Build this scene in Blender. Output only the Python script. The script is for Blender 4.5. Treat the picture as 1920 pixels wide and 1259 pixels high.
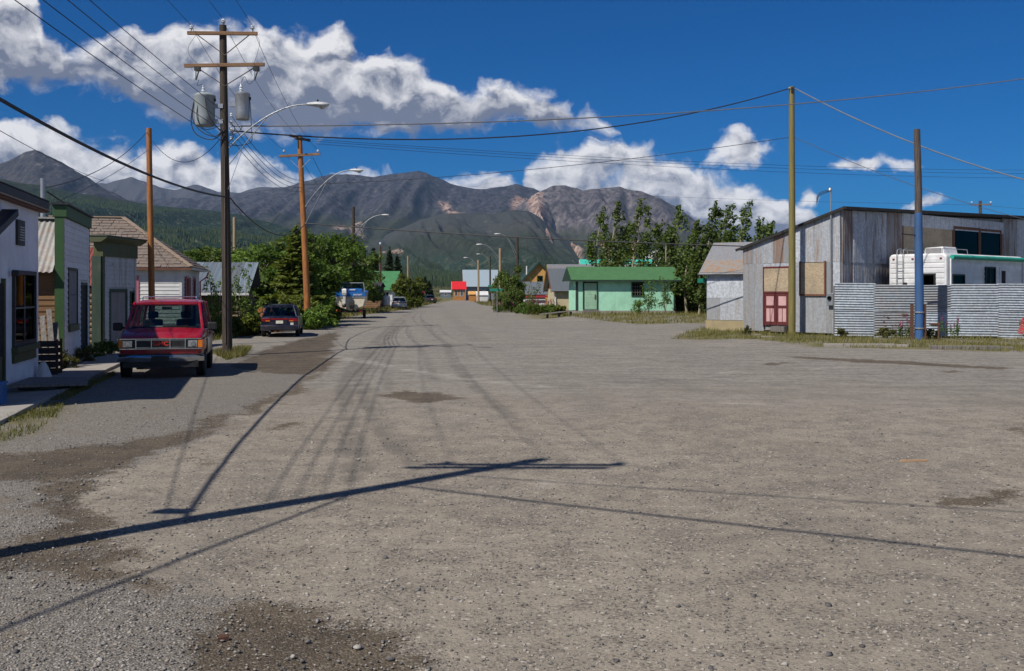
import bpy, bmesh, math, random
import numpy as np
from mathutils import Vector, Matrix

random.seed(7)
rng = np.random.default_rng(11)
sc = bpy.context.scene
for o in list(bpy.data.objects):
    bpy.data.objects.remove(o)
R = math.radians

# ------------------------------------------------------------------ camera
EYE, FOC, HOR = 2.1, 1900.0, 546.0          # eye height, focal length and horizon row for a 1920 px wide frame
cam = bpy.data.cameras.new('camera')
cam.sensor_width = 36
cam.lens = FOC / 1920 * 36
cam.shift_y = -(1259 / 2 - HOR) / 1920
cam.clip_end = 40000
cam_o = bpy.data.objects.new('camera', cam)
sc.collection.objects.link(cam_o)
cam_o.location = (0, 0, EYE)
cam_o.rotation_euler = (R(90), 0, 0)
sc.camera = cam_o
sc.render.resolution_x, sc.render.resolution_y = 1024, 671

# ------------------------------------------------------------------ sun and sky
SUN_AZ, SUN_EL = 45.0, 48.0                 # shadows run towards azimuth 45 (right and away)
to_sun = Vector((-math.sin(R(SUN_AZ)) * math.cos(R(SUN_EL)), -math.cos(R(SUN_AZ)) * math.cos(R(SUN_EL)), math.sin(R(SUN_EL))))
sl = bpy.data.lights.new('sun', 'SUN')
sl.energy = 5.0
sl.angle = R(0.5)
sl.color = (1.0, 0.93, 0.83)
sun_o = bpy.data.objects.new('sun', sl)
sc.collection.objects.link(sun_o)
sun_o.rotation_euler = to_sun.to_track_quat('Z', 'Y').to_euler()
sun_o.location = (0, 0, 60)
sc.view_settings.view_transform = 'Standard'
sc.view_settings.look = 'None'
sc.view_settings.exposure = 0.1
sc.view_settings.gamma = 1.0

def azel(px, py):
    a = math.atan((px - 960) / FOC)
    return a, math.atan((HOR - py) / math.hypot(FOC, px - 960))

world = bpy.data.worlds.new('World')
sc.world = world
world.use_nodes = True
world.cycles.sampling_method = 'MANUAL'
world.cycles.sample_map_resolution = 512
wt = world.node_tree
wt.nodes.clear()

class NT:
    """small node-tree helper"""
    def __init__(s, t): s.t = t
    def n(s, kind, **kw):
        nd = s.t.nodes.new(kind)
        for k, v in kw.items(): setattr(nd, k, v)
        return nd
    def put(s, sock, v):
        if isinstance(v, bpy.types.NodeSocket): s.t.links.new(v, sock)
        elif v is not None: sock.default_value = v
    def m(s, op, a, b=None, c=None, clamp=False):
        nd = s.n('ShaderNodeMath', operation=op, use_clamp=clamp)
        s.put(nd.inputs[0], a); s.put(nd.inputs[1], b); s.put(nd.inputs[2], c)
        return nd.outputs[0]
    def v(s, op, a, b=None, scale=None):
        nd = s.n('ShaderNodeVectorMath', operation=op)
        s.put(nd.inputs[0], a); s.put(nd.inputs[1], b)
        if scale is not None: s.put(nd.inputs['Scale'], scale)
        return nd.outputs[0]
    def noise(s, vec, scale, detail=3, rough=.55, dist=0, dim='3D', lac=2.0):
        nd = s.n('ShaderNodeTexNoise', noise_dimensions=dim)
        if vec is not None: s.put(nd.inputs['Vector'], vec)
        nd.inputs['Scale'].default_value = scale
        nd.inputs['Detail'].default_value = detail
        nd.inputs['Roughness'].default_value = rough
        nd.inputs['Distortion'].default_value = dist
        nd.inputs['Lacunarity'].default_value = lac
        return nd.outputs[0]
    def rng(s, x, a, b, c=0, d=1, smooth=True):
        nd = s.n('ShaderNodeMapRange', interpolation_type='SMOOTHSTEP' if smooth else 'LINEAR')
        s.put(nd.inputs[0], x)
        for i, q in enumerate((a, b, c, d)): s.put(nd.inputs[i + 1], q)
        return nd.outputs[0]
    def mix(s, f, a, b, mode='MIX'):
        nd = s.n('ShaderNodeMix', data_type='RGBA', blend_type=mode)
        s.put(nd.inputs[0], f)
        s.put(nd.inputs[6], a if not isinstance(a, tuple) else (*a[:3], 1))
        s.put(nd.inputs[7], b if not isinstance(b, tuple) else (*b[:3], 1))
        return nd.outputs[2]

W = NT(wt)
wo = W.n('ShaderNodeOutputWorld')
bg = W.n('ShaderNodeBackground')
wt.links.new(bg.outputs[0], wo.inputs[0])
sky = W.n('ShaderNodeTexSky', sky_type='NISHITA', sun_disc=False)
sky.sun_elevation = R(SUN_EL)
sky.sun_rotation = R(180 + SUN_AZ)
sky.altitude = 700
sky.air_density = 1.0
sky.dust_density = 0.2
sky.ozone_density = 2.0
bg.inputs[1].default_value = 0.085
tc = W.n('ShaderNodeTexCoord')
sep = W.n('ShaderNodeSeparateXYZ')
wt.links.new(tc.outputs['Generated'], sep.inputs[0])
az = W.m('ARCTAN2', sep.outputs[0], sep.outputs[1])
el = W.m('ARCSINE', sep.outputs[2])
comb = W.n('ShaderNodeCombineXYZ')
W.put(comb.inputs[0], az); W.put(comb.inputs[1], el)

# cumulus banks: top and base outlines along the horizon, then broken up by noise
wsp = W.n('ShaderNodeTexNoise'); wt.links.new(comb.outputs[0], wsp.inputs[0]); wsp.inputs['Scale'].default_value = 24; wsp.inputs['Detail'].default_value = 4
pw = W.v('ADD', comb.outputs[0], W.v('SCALE', W.v('SUBTRACT', wsp.outputs['Color'], (.5, .5, .5)), scale=.035))
sw_ = W.n('ShaderNodeSeparateXYZ'); W.put(sw_.inputs[0], pw)
AZ0, AZW, EL0, ELW = -.65, 1.3, -.05, .45
ua = W.m('DIVIDE', W.m('SUBTRACT', sw_.outputs[0], AZ0), AZW, clamp=True)
def outline(pts):
    nd = W.n('ShaderNodeFloatCurve'); cv = nd.mapping.curves[0]
    q = []
    for px, py in pts:
        a, e = azel(px, py); q.append((min(max((a - AZ0) / AZW, 0), 1), min(max((e - EL0) / ELW, 0), 1)))
    while len(cv.points) < len(q): cv.points.new(.5, .5)
    for p_, (x_, y_) in zip(cv.points, q): p_.location = (x_, y_); p_.handle_type = 'VECTOR'
    nd.mapping.update()
    W.put(nd.inputs['Value'], ua)
    return W.m('ADD', W.m('MULTIPLY', nd.outputs[0], ELW), EL0)
GONE = 700
BANKS = [([(-300, -120), (-60, -60), (60, -10), (85, 70), (130, 88), (180, 78), (230, 62), (280, 60), (330, 42), (420, 36), (500, 50), (560, 44), (630, 62), (655, 100), (700, 104), (760, 112), (800, 128), (830, 152), (880, 168), (935, 156), (1000, 172), (1060, 176), (1105, 196), (1135, 228), (1160, 262), (1170, GONE)],
          [(-300, 170), (100, 168), (190, 172), (250, 200), (330, 226), (420, 246), (700, 252), (1000, 246), (1100, 238), (1170, 226)]),
         [(None), (None)],
         [(None), (None)]]
BANKS[1] = ([(-300, 190), (0, 222), (60, 208), (120, 222), (160, 258), (185, 268), (230, 262), (300, 262), (350, 270), (420, 288), (500, 312), (560, 332), (600, 346), (640, 322), (700, 316), (740, 328), (760, 360), (830, 350), (870, 326), (910, 318), (950, 334), (985, 372), (1020, 480)],
            [(-300, 480), (1020, 480)])
BANKS[2] = ([(955, 480), (985, 330), (1000, 292), (1030, 276), (1070, 262), (1140, 260), (1200, 270), (1235, 292), (1270, 300), (1310, 318), (1345, 334), (1390, 330), (1430, 340), (1460, 356), (1500, 384), (1530, 400), (1585, 480)],
            [(955, 480), (1585, 480)])
field = None; depth = None
for tp_, bt_ in BANKS:
    T_, B_ = outline(tp_), outline(bt_)
    up_ = W.m('SUBTRACT', T_, sw_.outputs[1])
    f_ = W.m('MINIMUM', W.m('DIVIDE', up_, .020), W.m('DIVIDE', W.m('SUBTRACT', sw_.outputs[1], B_), .018))
    f_ = W.m('MINIMUM', W.m('MAXIMUM', f_, -2.0), 1.0)
    dp_ = W.m('MULTIPLY', W.m('DIVIDE', up_, W.m('MAXIMUM', W.m('SUBTRACT', T_, B_), .02)), W.m('GREATER_THAN', f_, -.6), clamp=True)
    field = f_ if field is None else W.m('MAXIMUM', field, f_)
    depth = dp_ if depth is None else W.m('MAXIMUM', depth, dp_)
for (px, py, rx, ry) in ((1620, 305, 62, 12), (1725, 384, 60, 18), (1520, 366, 22, 26), (1394, 288, 62, 30)):
    a, e = azel(px, py)
    ln = W.n('ShaderNodeVectorMath', operation='LENGTH'); W.put(ln.inputs[0], W.v('MULTIPLY', W.v('SUBTRACT', pw, (a, e, 0)), (FOC / rx, FOC / ry, 0)))
    field = W.m('MAXIMUM', field, W.m('SUBTRACT', 1.0, ln.outputs['Value']))
# the same broken cumulus goes on round the rest of the sky
away = W.rng(W.m('ABSOLUTE', az), .56, .75)
bigf = W.m('MULTIPLY', W.m('SUBTRACT', W.noise(W.v('MULTIPLY', comb.outputs[0], (1, 2.4, 1)), 3.4, 3), .54), 9)
bigf = W.m('SUBTRACT', W.m('MULTIPLY', W.m('MINIMUM', bigf, 1.0), W.rng(el, 1.2, .6)), W.rng(el, .5, 1.2, 0, 2))
field = W.m('ADD', W.m('MULTIPLY', field, W.m('SUBTRACT', 1, away)), W.m('MULTIPLY', bigf, away))
def puff(off):
    p_ = W.v('ADD', W.v('MULTIPLY', pw, (1, 1.3, 1)), (off[0], off[1] * 1.3, 0))
    return W.m('ADD', W.m('MULTIPLY', W.m('SUBTRACT', W.noise(p_, 26, 10, .56), .5), 1.75), W.m('MULTIPLY', W.m('SUBTRACT', W.noise(p_, 11, 3, .5), .5), 1.3))
n0, n1_ = puff((0, 0)), puff((-.006, .010))
dens = W.m('ADD', W.m('MULTIPLY', field, .62), n0)
cov = W.m('MULTIPLY', W.rng(dens, -.12, .38), .985)
lit = W.m('ADD', W.m('SUBTRACT', .80, W.m('MULTIPLY', W.rng(depth, .05, .9), .92)), W.m('MULTIPLY', W.m('SUBTRACT', n0, n1_), 1.5))
lit = W.m('SUBTRACT', lit, W.m('MULTIPLY', W.rng(n1_, .0, .55), .42))
lit = W.m('ADD', lit, W.rng(cov, .95, .35, 0, .25), clamp=True)
ccol = W.mix(lit, (1.9, 2.15, 3.0), (9.4, 9.3, 9.5))
# polarised, saturated blue of the clear sky
skc = W.mix(1.0, sky.outputs[0], (.03, .45, 1.0), 'MULTIPLY')
hs = W.n('ShaderNodeHueSaturation'); hs.inputs['Saturation'].default_value = 1.1; hs.inputs['Value'].default_value = .68
wt.links.new(skc, hs.inputs['Color'])
fin = W.mix(W.m('MULTIPLY', cov, W.rng(sep.outputs[2], -.01, .02)), hs.outputs[0], ccol)
wt.links.new(fin, bg.inputs[0])

# ------------------------------------------------------------------ helpers
C = sc.collection
def P(px, py, d):
    return Vector(((px - 960) / FOC * d, d, EYE - (py - HOR) / FOC * d))
def G(px, py, z=0.0):
    d = (EYE - z) * FOC / (py - HOR)
    return Vector(((px - 960) / FOC * d, d, z))
def smooth(x, a, b):
    t = np.clip((x - a) / (b - a), 0, 1)
    return t * t * (3 - 2 * t)
def setp(o, label=None, cat=None, group=None, kind=None):
    if label: o['label'] = label
    if cat: o['category'] = cat
    if group: o['group'] = group
    if kind: o['kind'] = kind
    return o
def thing(name, label, cat, loc=(0, 0, 0), rz=0.0, group=None):
    o = bpy.data.objects.new(name, None)
    o.empty_display_size = .3
    C.objects.link(o)
    o.location = loc
    o.rotation_euler = (0, 0, rz)
    return setp(o, label, cat, group)
def link_mesh(name, me, parent=None, loc=(0, 0, 0), rot=(0, 0, 0), scale=(1, 1, 1)):
    o = bpy.data.objects.new(name, me)
    C.objects.link(o)
    o.parent = parent
    o.location = loc; o.rotation_euler = rot; o.scale = scale
    return o
def np_mesh(name, verts, faces, mat=None, smooth_=False):
    """faces: (n,k) int array"""
    me = bpy.data.meshes.new(name)
    verts = np.asarray(verts, dtype=np.float32); faces = np.asarray(faces, dtype=np.int32)
    n, k = faces.shape
    me.vertices.add(len(verts)); me.vertices.foreach_set('co', verts.ravel())
    me.loops.add(n * k); me.loops.foreach_set('vertex_index', faces.ravel())
    me.polygons.add(n)
    me.polygons.foreach_set('loop_start', np.arange(n, dtype=np.int32) * k)
    me.polygons.foreach_set('loop_total', np.full(n, k, dtype=np.int32))
    me.update(calc_edges=True)
    if smooth_: me.polygons.foreach_set('use_smooth', np.ones(n, dtype=bool))
    if mat: me.materials.append(mat)
    return me
def copy_tree(o, parent=None):
    c = o.copy(); C.objects.link(c); c.parent = parent
    for ch in list(o.children): copy_tree(ch, c)
    return c

class MB:
    def __init__(s): s.v = []; s.f = []
    def add(s, vs, fs):
        b = len(s.v); s.v += [tuple(q) for q in vs]; s.f += [tuple(i + b for i in f) for f in fs]; return s
    def bx(s, x0, x1, y0, y1, z0, z1):
        return s.add([(x0, y0, z0), (x1, y0, z0), (x1, y1, z0), (x0, y1, z0), (x0, y0, z1), (x1, y0, z1), (x1, y1, z1), (x0, y1, z1)],
                     [(3, 2, 1, 0), (4, 5, 6, 7), (0, 1, 5, 4), (1, 2, 6, 5), (2, 3, 7, 6), (3, 0, 4, 7)])
    def beam(s, p, q, w, h, up=(0, 0, 1)):
        p, q = Vector(p), Vector(q); d = (q - p).normalized(); u = Vector(up)
        a = d.cross(u)
        if a.length < 1e-4: a = d.cross(Vector((1, 0, 0)))
        a.normalize(); b = a.cross(d)
        vs = [e + a * i * w / 2 + b * j * h / 2 for e in (p, q) for i, j in ((-1, -1), (1, -1), (1, 1), (-1, 1))]
        return s.add(vs, [(3, 2, 1, 0), (4, 5, 6, 7), (0, 1, 5, 4), (1, 2, 6, 5), (2, 3, 7, 6), (3, 0, 4, 7)])
    def rings(s, rs, cap=True, closed=True):
        n = len(rs[0]); vs = [p for r in rs for p in r]; fs = []
        for i in range(len(rs) - 1):
            for j in range(n if closed else n - 1):
                k = (j + 1) % n
                fs.append((i * n + j, i * n + k, (i + 1) * n + k, (i + 1) * n + j))
        if cap:
            fs.append(tuple(range(n - 1, -1, -1))); fs.append(tuple((len(rs) - 1) * n + j for j in range(n)))
        return s.add(vs, fs)
    def tube(s, pts, r, n=8, cap=True):
        pts = [Vector(p) for p in pts]; rs = []
        if not isinstance(r, (list, tuple)): r = [r] * len(pts)
        a = None
        for i, p in enumerate(pts):
            d = (pts[min(i + 1, len(pts) - 1)] - pts[max(i - 1, 0)]).normalized()
            if a is None:
                a = d.cross(Vector((0, 0, 1)))
                if a.length < 1e-3: a = Vector((1, 0, 0))
            a = (a - d * a.dot(d)).normalized(); b = d.cross(a)
            rs.append([p + (a * math.cos(2 * math.pi * k / n) + b * math.sin(2 * math.pi * k / n)) * r[i] for k in range(n)])
        return s.rings(rs, cap)
    def lathe(s, prof, c=(0, 0, 0), n=14, axis='z'):
        rs = []
        for (r, z) in prof:
            ring = []
            for k in range(n):
                x, y = r * math.cos(2 * math.pi * k / n), r * math.sin(2 * math.pi * k / n)
                q = (x, y, z) if axis == 'z' else (z, x, y) if axis == 'x' else (x, z, y)
                ring.append(tuple(q[i] + c[i] for i in range(3)))
            rs.append(ring)
        return s.rings(rs)
    def prism(s, poly, y0, y1):
        """poly of (x, z), extruded along y"""
        n = len(poly)
        vs = [(x, y0, z) for x, z in poly] + [(x, y1, z) for x, z in poly]
        return s.add(vs, [tuple(range(n)), tuple(range(2 * n - 1, n - 1, -1))] + [(i, i + n, (i + 1) % n + n, (i + 1) % n) for i in range(n)])
    def prismx(s, poly, x0, x1):
        """poly of (y, z), extruded along x"""
        n = len(poly)
        vs = [(x0, y, z) for y, z in poly] + [(x1, y, z) for y, z in poly]
        return s.add(vs, [tuple(range(n)), tuple(range(2 * n - 1, n - 1, -1))] + [(i, i + n, (i + 1) % n + n, (i + 1) % n) for i in range(n)])
    def slab(s, pts, t):
        """thin plate: polygon pts thickened along its normal by t"""
        pts = [Vector(p) for p in pts]; nrm = (pts[1] - pts[0]).cross(pts[2] - pts[0]).normalized() * t; n = len(pts)
        return s.add(pts + [p + nrm for p in pts], [tuple(range(n - 1, -1, -1)), tuple(range(n, 2 * n))] + [(i, (i + 1) % n, (i + 1) % n + n, i + n) for i in range(n)])
    def mesh(s, name, mat, smooth_=False):
        me = bpy.data.meshes.new(name)
        me.from_pydata(s.v, [], s.f)
        bm = bmesh.new(); bm.from_mesh(me); bmesh.ops.recalc_face_normals(bm, faces=bm.faces); bm.to_mesh(me); bm.free()
        if smooth_:
            me.polygons.foreach_set('use_smooth', np.ones(len(me.polygons), dtype=bool))
            me.set_sharp_from_angle(angle=R(40))
        me.materials.append(mat)
        return me
    def build(s, name, mat, parent=None, smooth_=False, bevel=0, loc=(0, 0, 0), rot=(0, 0, 0), kind=None):
        o = link_mesh(name, s.mesh(name, mat, smooth_), parent, loc, rot)
        if bevel:
            b = o.modifiers.new('bevel', 'BEVEL'); b.width = bevel; b.segments = 2; b.limit_method = 'ANGLE'; b.angle_limit = R(35)
            b.harden_normals = False
        if kind: o['kind'] = kind
        return o

# ------------------------------------------------------------------ materials
def new_mat(name):
    m = bpy.data.materials.new(name); m.use_nodes = True
    t = m.node_tree; t.nodes.clear()
    N = NT(t)
    out = N.n('ShaderNodeOutputMaterial'); bs = N.n('ShaderNodeBsdfPrincipled')
    t.links.new(bs.outputs[0], out.inputs[0])
    return m, N, bs, out
def bump(N, bs, h, strength=.3, dist=.02):
    b = N.n('ShaderNodeBump'); b.inputs['Strength'].default_value = strength; b.inputs['Distance'].default_value = dist
    N.put(b.inputs['Height'], h); N.t.links.new(b.outputs[0], bs.inputs['Normal'])
def objco(N):
    return N.n('ShaderNodeTexCoord').outputs['Object']
def geo(N):
    return N.n('ShaderNodeNewGeometry')
def paint(name, col, rough=.6, wear=.25, dirt=(.12, .10, .08), scale=2.5, metallic=0, coat=0, bumpy=.15):
    """painted or plain surface with uneven tone and blotchy dirt"""
    m, N, bs, _ = new_mat(name)
    pos = geo(N).outputs['Position']
    rnd = N.n('ShaderNodeObjectInfo').outputs['Random']
    n1 = N.noise(pos, scale, 6, .6); n2 = N.noise(pos, scale * 9, 4, .6)
    n3 = N.noise(N.v('MULTIPLY', pos, (4, 4, .45)), 1.0, 5, .62)
    c = N.mix(N.rng(n1, .3, .75), tuple(x * .82 for x in col), tuple(min(1, x * 1.08) for x in col))
    c = N.mix(N.m('MULTIPLY', N.rng(N.m('ADD', n1, N.m('MULTIPLY', n2, .5)), .78, 1.05), wear), c, dirt)
    c = N.mix(N.m('MULTIPLY', N.rng(n3, .52, .72), wear * .55), c, dirt)
    c = N.mix(N.m('MULTIPLY', rnd, .14), c, (.05, .05, .05))
    N.put(bs.inputs['Base Color'], c)
    bs.inputs['Metallic'].default_value = metallic
    N.put(bs.inputs['Roughness'], N.rng(n2, .3, .7, max(.03, rough - .08), min(1, rough + .1)))
    if coat: bs.inputs['Coat Weight'].default_value = coat; bs.inputs['Coat Roughness'].default_value = .05
    if bumpy: bump(N, bs, n2, bumpy, .01)
    return m
def wood(name, col, dark, axis=2, rough=.85, scale=1.0, wear=0.4):
    """grain along one object axis"""
    m, N, bs, _ = new_mat(name)
    s = [22 * scale] * 3; s[axis] = 1.1 * scale
    oc = objco(N)
    oi = N.n('ShaderNodeObjectInfo')
    pv = N.v('ADD', N.v('MULTIPLY', oc, tuple(s)), N.v('SCALE', (7, 13, 5), scale=oi.outputs['Random']))
    g = N.noise(pv, 1, 6, .65, .4); b = N.noise(geo(N).outputs['Position'], 1.6, 4)
    c = N.mix(N.rng(g, .3, .7), dark, col)
    c = N.mix(N.m('MULTIPLY', N.rng(b, .45, .75), wear), c, tuple(x * .45 for x in col))
    c = N.mix(N.m('MULTIPLY', oi.outputs['Random'], .35), c, dark)
    N.put(bs.inputs['Base Color'], c); bs.inputs['Roughness'].default_value = rough
    bump(N, bs, g, .5, .01)
    return m
def galv(name, col=(.42, .45, .5), rust=.35, rustcol=(.20, .095, .045), rough=.5, metallic=.35, streak=True):
    """galvanised sheet: spangle, dull streaks and rust; each sheet a little different"""
    m, N, bs, _ = new_mat(name)
    pos = geo(N).outputs['Position']; oi = N.n('ShaderNodeObjectInfo')
    pv = N.v('ADD', pos, N.v('SCALE', (31, 17, 9), scale=oi.outputs['Random']))
    sp = N.noise(pos, 9, 5, .6)
    st = N.noise(N.v('MULTIPLY', pv, (5, 5, .5) if streak else (1.5, 1.5, 1.5)), 1.0, 5, .6)
    c = N.mix(N.rng(sp, .3, .7), tuple(x * .72 for x in col), tuple(x * 1.12 for x in col))
    c = N.mix(N.m('MULTIPLY', oi.outputs['Random'], .75), c, tuple(x * .36 for x in col))
    c = N.mix(N.m('MULTIPLY', N.rng(oi.outputs['Random'], .58, .72), min(.75, rust) * .6), c, N.mix(N.rng(st, .4, .65), (.26, .235, .21), (.15, .125, .10)))
    c = N.mix(N.m('MULTIPLY', N.rng(st, .48, .36), min(.6, rust)), c, tuple(x * .45 for x in col))
    rm = N.m('MULTIPLY', N.rng(N.m('ADD', st, N.m('MULTIPLY', oi.outputs['Random'], .16)), .56, .74), rust)
    c = N.mix(rm, c, rustcol)
    N.put(bs.inputs['Base Color'], c)
    N.put(bs.inputs['Metallic'], N.m('MULTIPLY', N.m('SUBTRACT', 1, rm), metallic))
    N.put(bs.inputs['Roughness'], N.m('ADD', rough, N.m('MULTIPLY', rm, .35)))
    bump(N, bs, sp, .12, .01)
    return m
def glass(name, tint=(.55, .62, .6), refl=.9, thru=.75, ior=1.5):
    """window pane: part see-through, part mirror by angle"""
    m, N, bs, out = new_mat(name)
    N.t.nodes.remove(bs)
    tr = N.n('ShaderNodeBsdfTransparent'); tr.inputs[0].default_value = (*[x * thru for x in tint], 1)
    gl = N.n('ShaderNodeBsdfGlossy'); gl.inputs['Roughness'].default_value = .02; gl.inputs[0].default_value = (refl, refl, refl, 1)
    lw = N.n('ShaderNodeLayerWeight'); fr0 = ((ior - 1) / (ior + 1)) ** 2
    fac = N.m('ADD', fr0, N.m('MULTIPLY', N.m('POWER', lw.outputs['Facing'], 5.0), .9), clamp=True)
    mx = N.n('ShaderNodeMixShader')
    N.t.links.new(fac, mx.inputs[0]); N.t.links.new(tr.outputs[0], mx.inputs[1]); N.t.links.new(gl.outputs[0], mx.inputs[2])
    N.t.links.new(mx.outputs[0], out.inputs[0])
    return m
def leafmat(name, c1, c2, trans=.35):
    m, N, bs, out = new_mat(name)
    N.t.nodes.remove(bs)
    ri = geo(N).outputs['Random Per Island']; pos = geo(N).outputs['Position']
    oi = N.n('ShaderNodeObjectInfo').outputs['Random']
    c = N.mix(N.m('ADD', N.m('MULTIPLY', ri, .7), N.m('MULTIPLY', N.noise(pos, .7, 3), .4)), c1, c2)
    hs = N.n('ShaderNodeHueSaturation'); N.put(hs.inputs['Color'], c)
    N.put(hs.inputs['Value'], N.rng(oi, 0, 1, .78, 1.15, False))
    d = N.n('ShaderNodeBsdfDiffuse'); t = N.n('ShaderNodeBsdfTranslucent'); g = N.n('ShaderNodeBsdfGlossy')
    g.inputs['Roughness'].default_value = .5
    N.put(d.inputs[0], hs.outputs[0]); N.put(t.inputs[0], N.mix(1.0, hs.outputs[0], (1.25, 1.2, .6), 'MULTIPLY')); g.inputs[0].default_value = (.5, .5, .5, 1)
    m1 = N.n('ShaderNodeMixShader'); m1.inputs[0].default_value = trans
    N.t.links.new(d.outputs[0], m1.inputs[1]); N.t.links.new(t.outputs[0], m1.inputs[2])
    m2 = N.n('ShaderNodeMixShader'); m2.inputs[0].default_value = .018
    N.t.links.new(m1.outputs[0], m2.inputs[1]); N.t.links.new(g.outputs[0], m2.inputs[2])
    N.t.links.new(m2.outputs[0], out.inputs[0])
    return m
def car_paint(name, col, metallic=.0, rough=.28):
    m, N, bs, _ = new_mat(name)
    pos = geo(N).outputs['Position']; n = N.noise(pos, 3, 5, .6)
    N.put(bs.inputs['Base Color'], N.mix(N.m('MULTIPLY', N.rng(n, .4, .8), .22), col, (.16, .13, .10)))
    bs.inputs['Metallic'].default_value = metallic; N.put(bs.inputs['Roughness'], N.rng(n, .3, .8, rough, rough + .2))
    bs.inputs['Coat Weight'].default_value = .4; bs.inputs['Coat Roughness'].default_value = .06
    return m
def chip(name):
    """chipboard (oriented strand board)"""
    m, N, bs, _ = new_mat(name)
    pos = geo(N).outputs['Position']
    vo = N.n('ShaderNodeTexVoronoi'); N.put(vo.inputs['Vector'], N.v('MULTIPLY', pos, (1, 1, 1.6))); vo.inputs['Scale'].default_value = 22
    c = N.mix(N.rng(N.noise(pos, 1.4, 4), .35, .7), (.42, .33, .22), (.26, .21, .15))
    sp = N.n('ShaderNodeSeparateColor'); N.put(sp.inputs[0], vo.outputs['Color'])
    c = N.mix(N.m('MULTIPLY', sp.outputs[0], .55), c, (.10, .075, .05))
    c = N.mix(N.m('MULTIPLY', sp.outputs[1], .3), c, (.6, .5, .36))
    N.put(bs.inputs['Base Color'], c); bs.inputs['Roughness'].default_value = .8
    return m

M = {}
M['white'] = paint('white paint', (.66, .67, .67), .6, .35, (.3, .28, .24))
M['shop_white'] = paint('shop stucco', (.74, .77, .84), .8, .18, (.35, .34, .33), 1.2, bumpy=.4)
M['clap'] = paint('white clapboard', (.72, .73, .76), .65, .5, (.22, .19, .16), 3.5)
M['clap_worn'] = paint('worn clapboard', (.50, .53, .56), .7, .95, (.17, .145, .12), 4.5)
M['green_trim'] = paint('green trim', (.035, .10, .028), .6, .6, (.02, .03, .015), 3)
M['olive_trim'] = paint('olive trim', (.06, .072, .022), .6, .5, (.04, .04, .02), 3)
M['dark_trim'] = paint('dark trim', (.022, .024, .028), .6, .3)
M['darkness'] = paint('dark interior', (.012, .012, .014), .9, .1)  # near-black; also painted on flat pieces as unlit interior
M['log'] = wood('weathered log', (.26, .19, .12), (.09, .06, .04), 0)
M['board'] = wood('brown boards', (.30, .17, .075), (.10, .05, .02), 0)
M['grey_board'] = wood('grey boards', (.24, .22, .20), (.09, .085, .08), 2)
M['plank'] = wood('pale plank', (.52, .34, .2), (.3, .18, .1), 0)
M['ply'] = paint('grey plywood', (.23, .225, .235), .85, .6, (.13, .12, .12), 3)
M['pole_dark'] = wood('creosoted pole', (.085, .06, .04), (.02, .016, .013), 2, .8, 1.2)
M['pole_orange'] = wood('fresh brown pole', (.50, .20, .045), (.17, .06, .018), 2, .75, 1.2)
M['pole_tan'] = wood('tan pole', (.42, .32, .2), (.22, .16, .1), 2)
M['pole_green'] = wood('treated greenish pole', (.23, .20, .062), (.13, .11, .035), 2, .75, 1.1, .25)
M['pole_grey'] = wood('weathered pole', (.13, .10, .085), (.035, .028, .025), 2, .85, 1.2)
M['blue_paint'] = wood('blue painted wood', (.008, .12, .42), (.045, .085, .15), 2, .65, .8, .55)
M['arm_wood'] = wood('crossarm wood', (.33, .19, .10), (.12, .065, .035), 0)
M['porcelain'] = paint('porcelain', (.62, .68, .74), .25, .1)
M['black'] = paint('black', (.012, .012, .013), .55, .1)
M['wire'] = paint('wire', (.018, .018, .02), .6, 0, bumpy=0)
M['wire_alu'] = paint('bare aluminium wire', (.30, .31, .33), .45, 0, metallic=.6, bumpy=0)
M['tank'] = paint('transformer enamel', (.30, .35, .37), .5, .5, (.30, .20, .07), 2.2)
M['steel'] = paint('grey steel', (.42, .44, .46), .4, .2, metallic=.6)
M['arm_steel'] = paint('lamp arm steel', (.24, .26, .28), .5, .2, metallic=.4)
M['lamp'] = paint('lamp housing', (.55, .57, .58), .5, .2)
M['rusty'] = paint('rusty steel', (.12, .05, .026), .85, .6, (.05, .03, .02), 6)
M['galv'] = galv('galvanised roof', (.40, .43, .47), .25)
M['galv_wall'] = galv('old galvanised sheet', (.56, .59, .63), .65)
M['galv_fence'] = galv('fence sheet', (.46, .52, .58), .22, streak=False)
M['galv_shed'] = galv('flat galvanised sheet', (.54, .58, .63), .4, (.20, .14, .09), .55, .3)
M['roof_pale'] = galv('bleached sheet roof', (.56, .56, .54), .3, (.30, .19, .12), .6, .15)
M['roof_redrust'] = galv('red sheet roof', (.24, .045, .035), .4, (.12, .05, .035), .6, .05)
M['roof_blue'] = galv('pale blue metal roof', (.52, .66, .76), .05, rough=.5, metallic=.1)
M['roof_slate'] = galv('blue-grey metal roof', (.27, .33, .38), .12, rough=.45)
M['tar'] = paint('tar paper', (.02, .02, .021), .9, .3)
M['shingle'] = paint('cedar shingle', (.20, .16, .135), .9, .55, (.09, .07, .06), 5)
M['ridge'] = wood('ridge board', (.42, .32, .24), (.24, .18, .13), 0)
M['mint'] = paint('mint wall', (.40, .78, .57), .65, .4, (.26, .46, .33), 1.6)
M['mint_door'] = paint('pale mint door', (.34, .58, .40), .6, .4, (.25, .3, .2), 3)
M['green_roof'] = paint('green roll roofing', (.055, .17, .06), .9, .6, (.05, .10, .04), 2)
M['green_metal'] = paint('green roof far', (.05, .20, .075), .6, .3, (.03, .1, .04), 1)
M['dkgreen'] = paint('dark green trim', (.012, .04, .024), .6, .3)
M['concrete'] = paint('concrete', (.32, .30, .27), .9, .55, (.18, .16, .13), 1.8, bumpy=.4)
M['pink'] = paint('pink paint', (.58, .16, .22), .55, .2)
M['pinkpanel'] = paint('pale pink panel', (.60, .36, .36), .6, .35)
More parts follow.
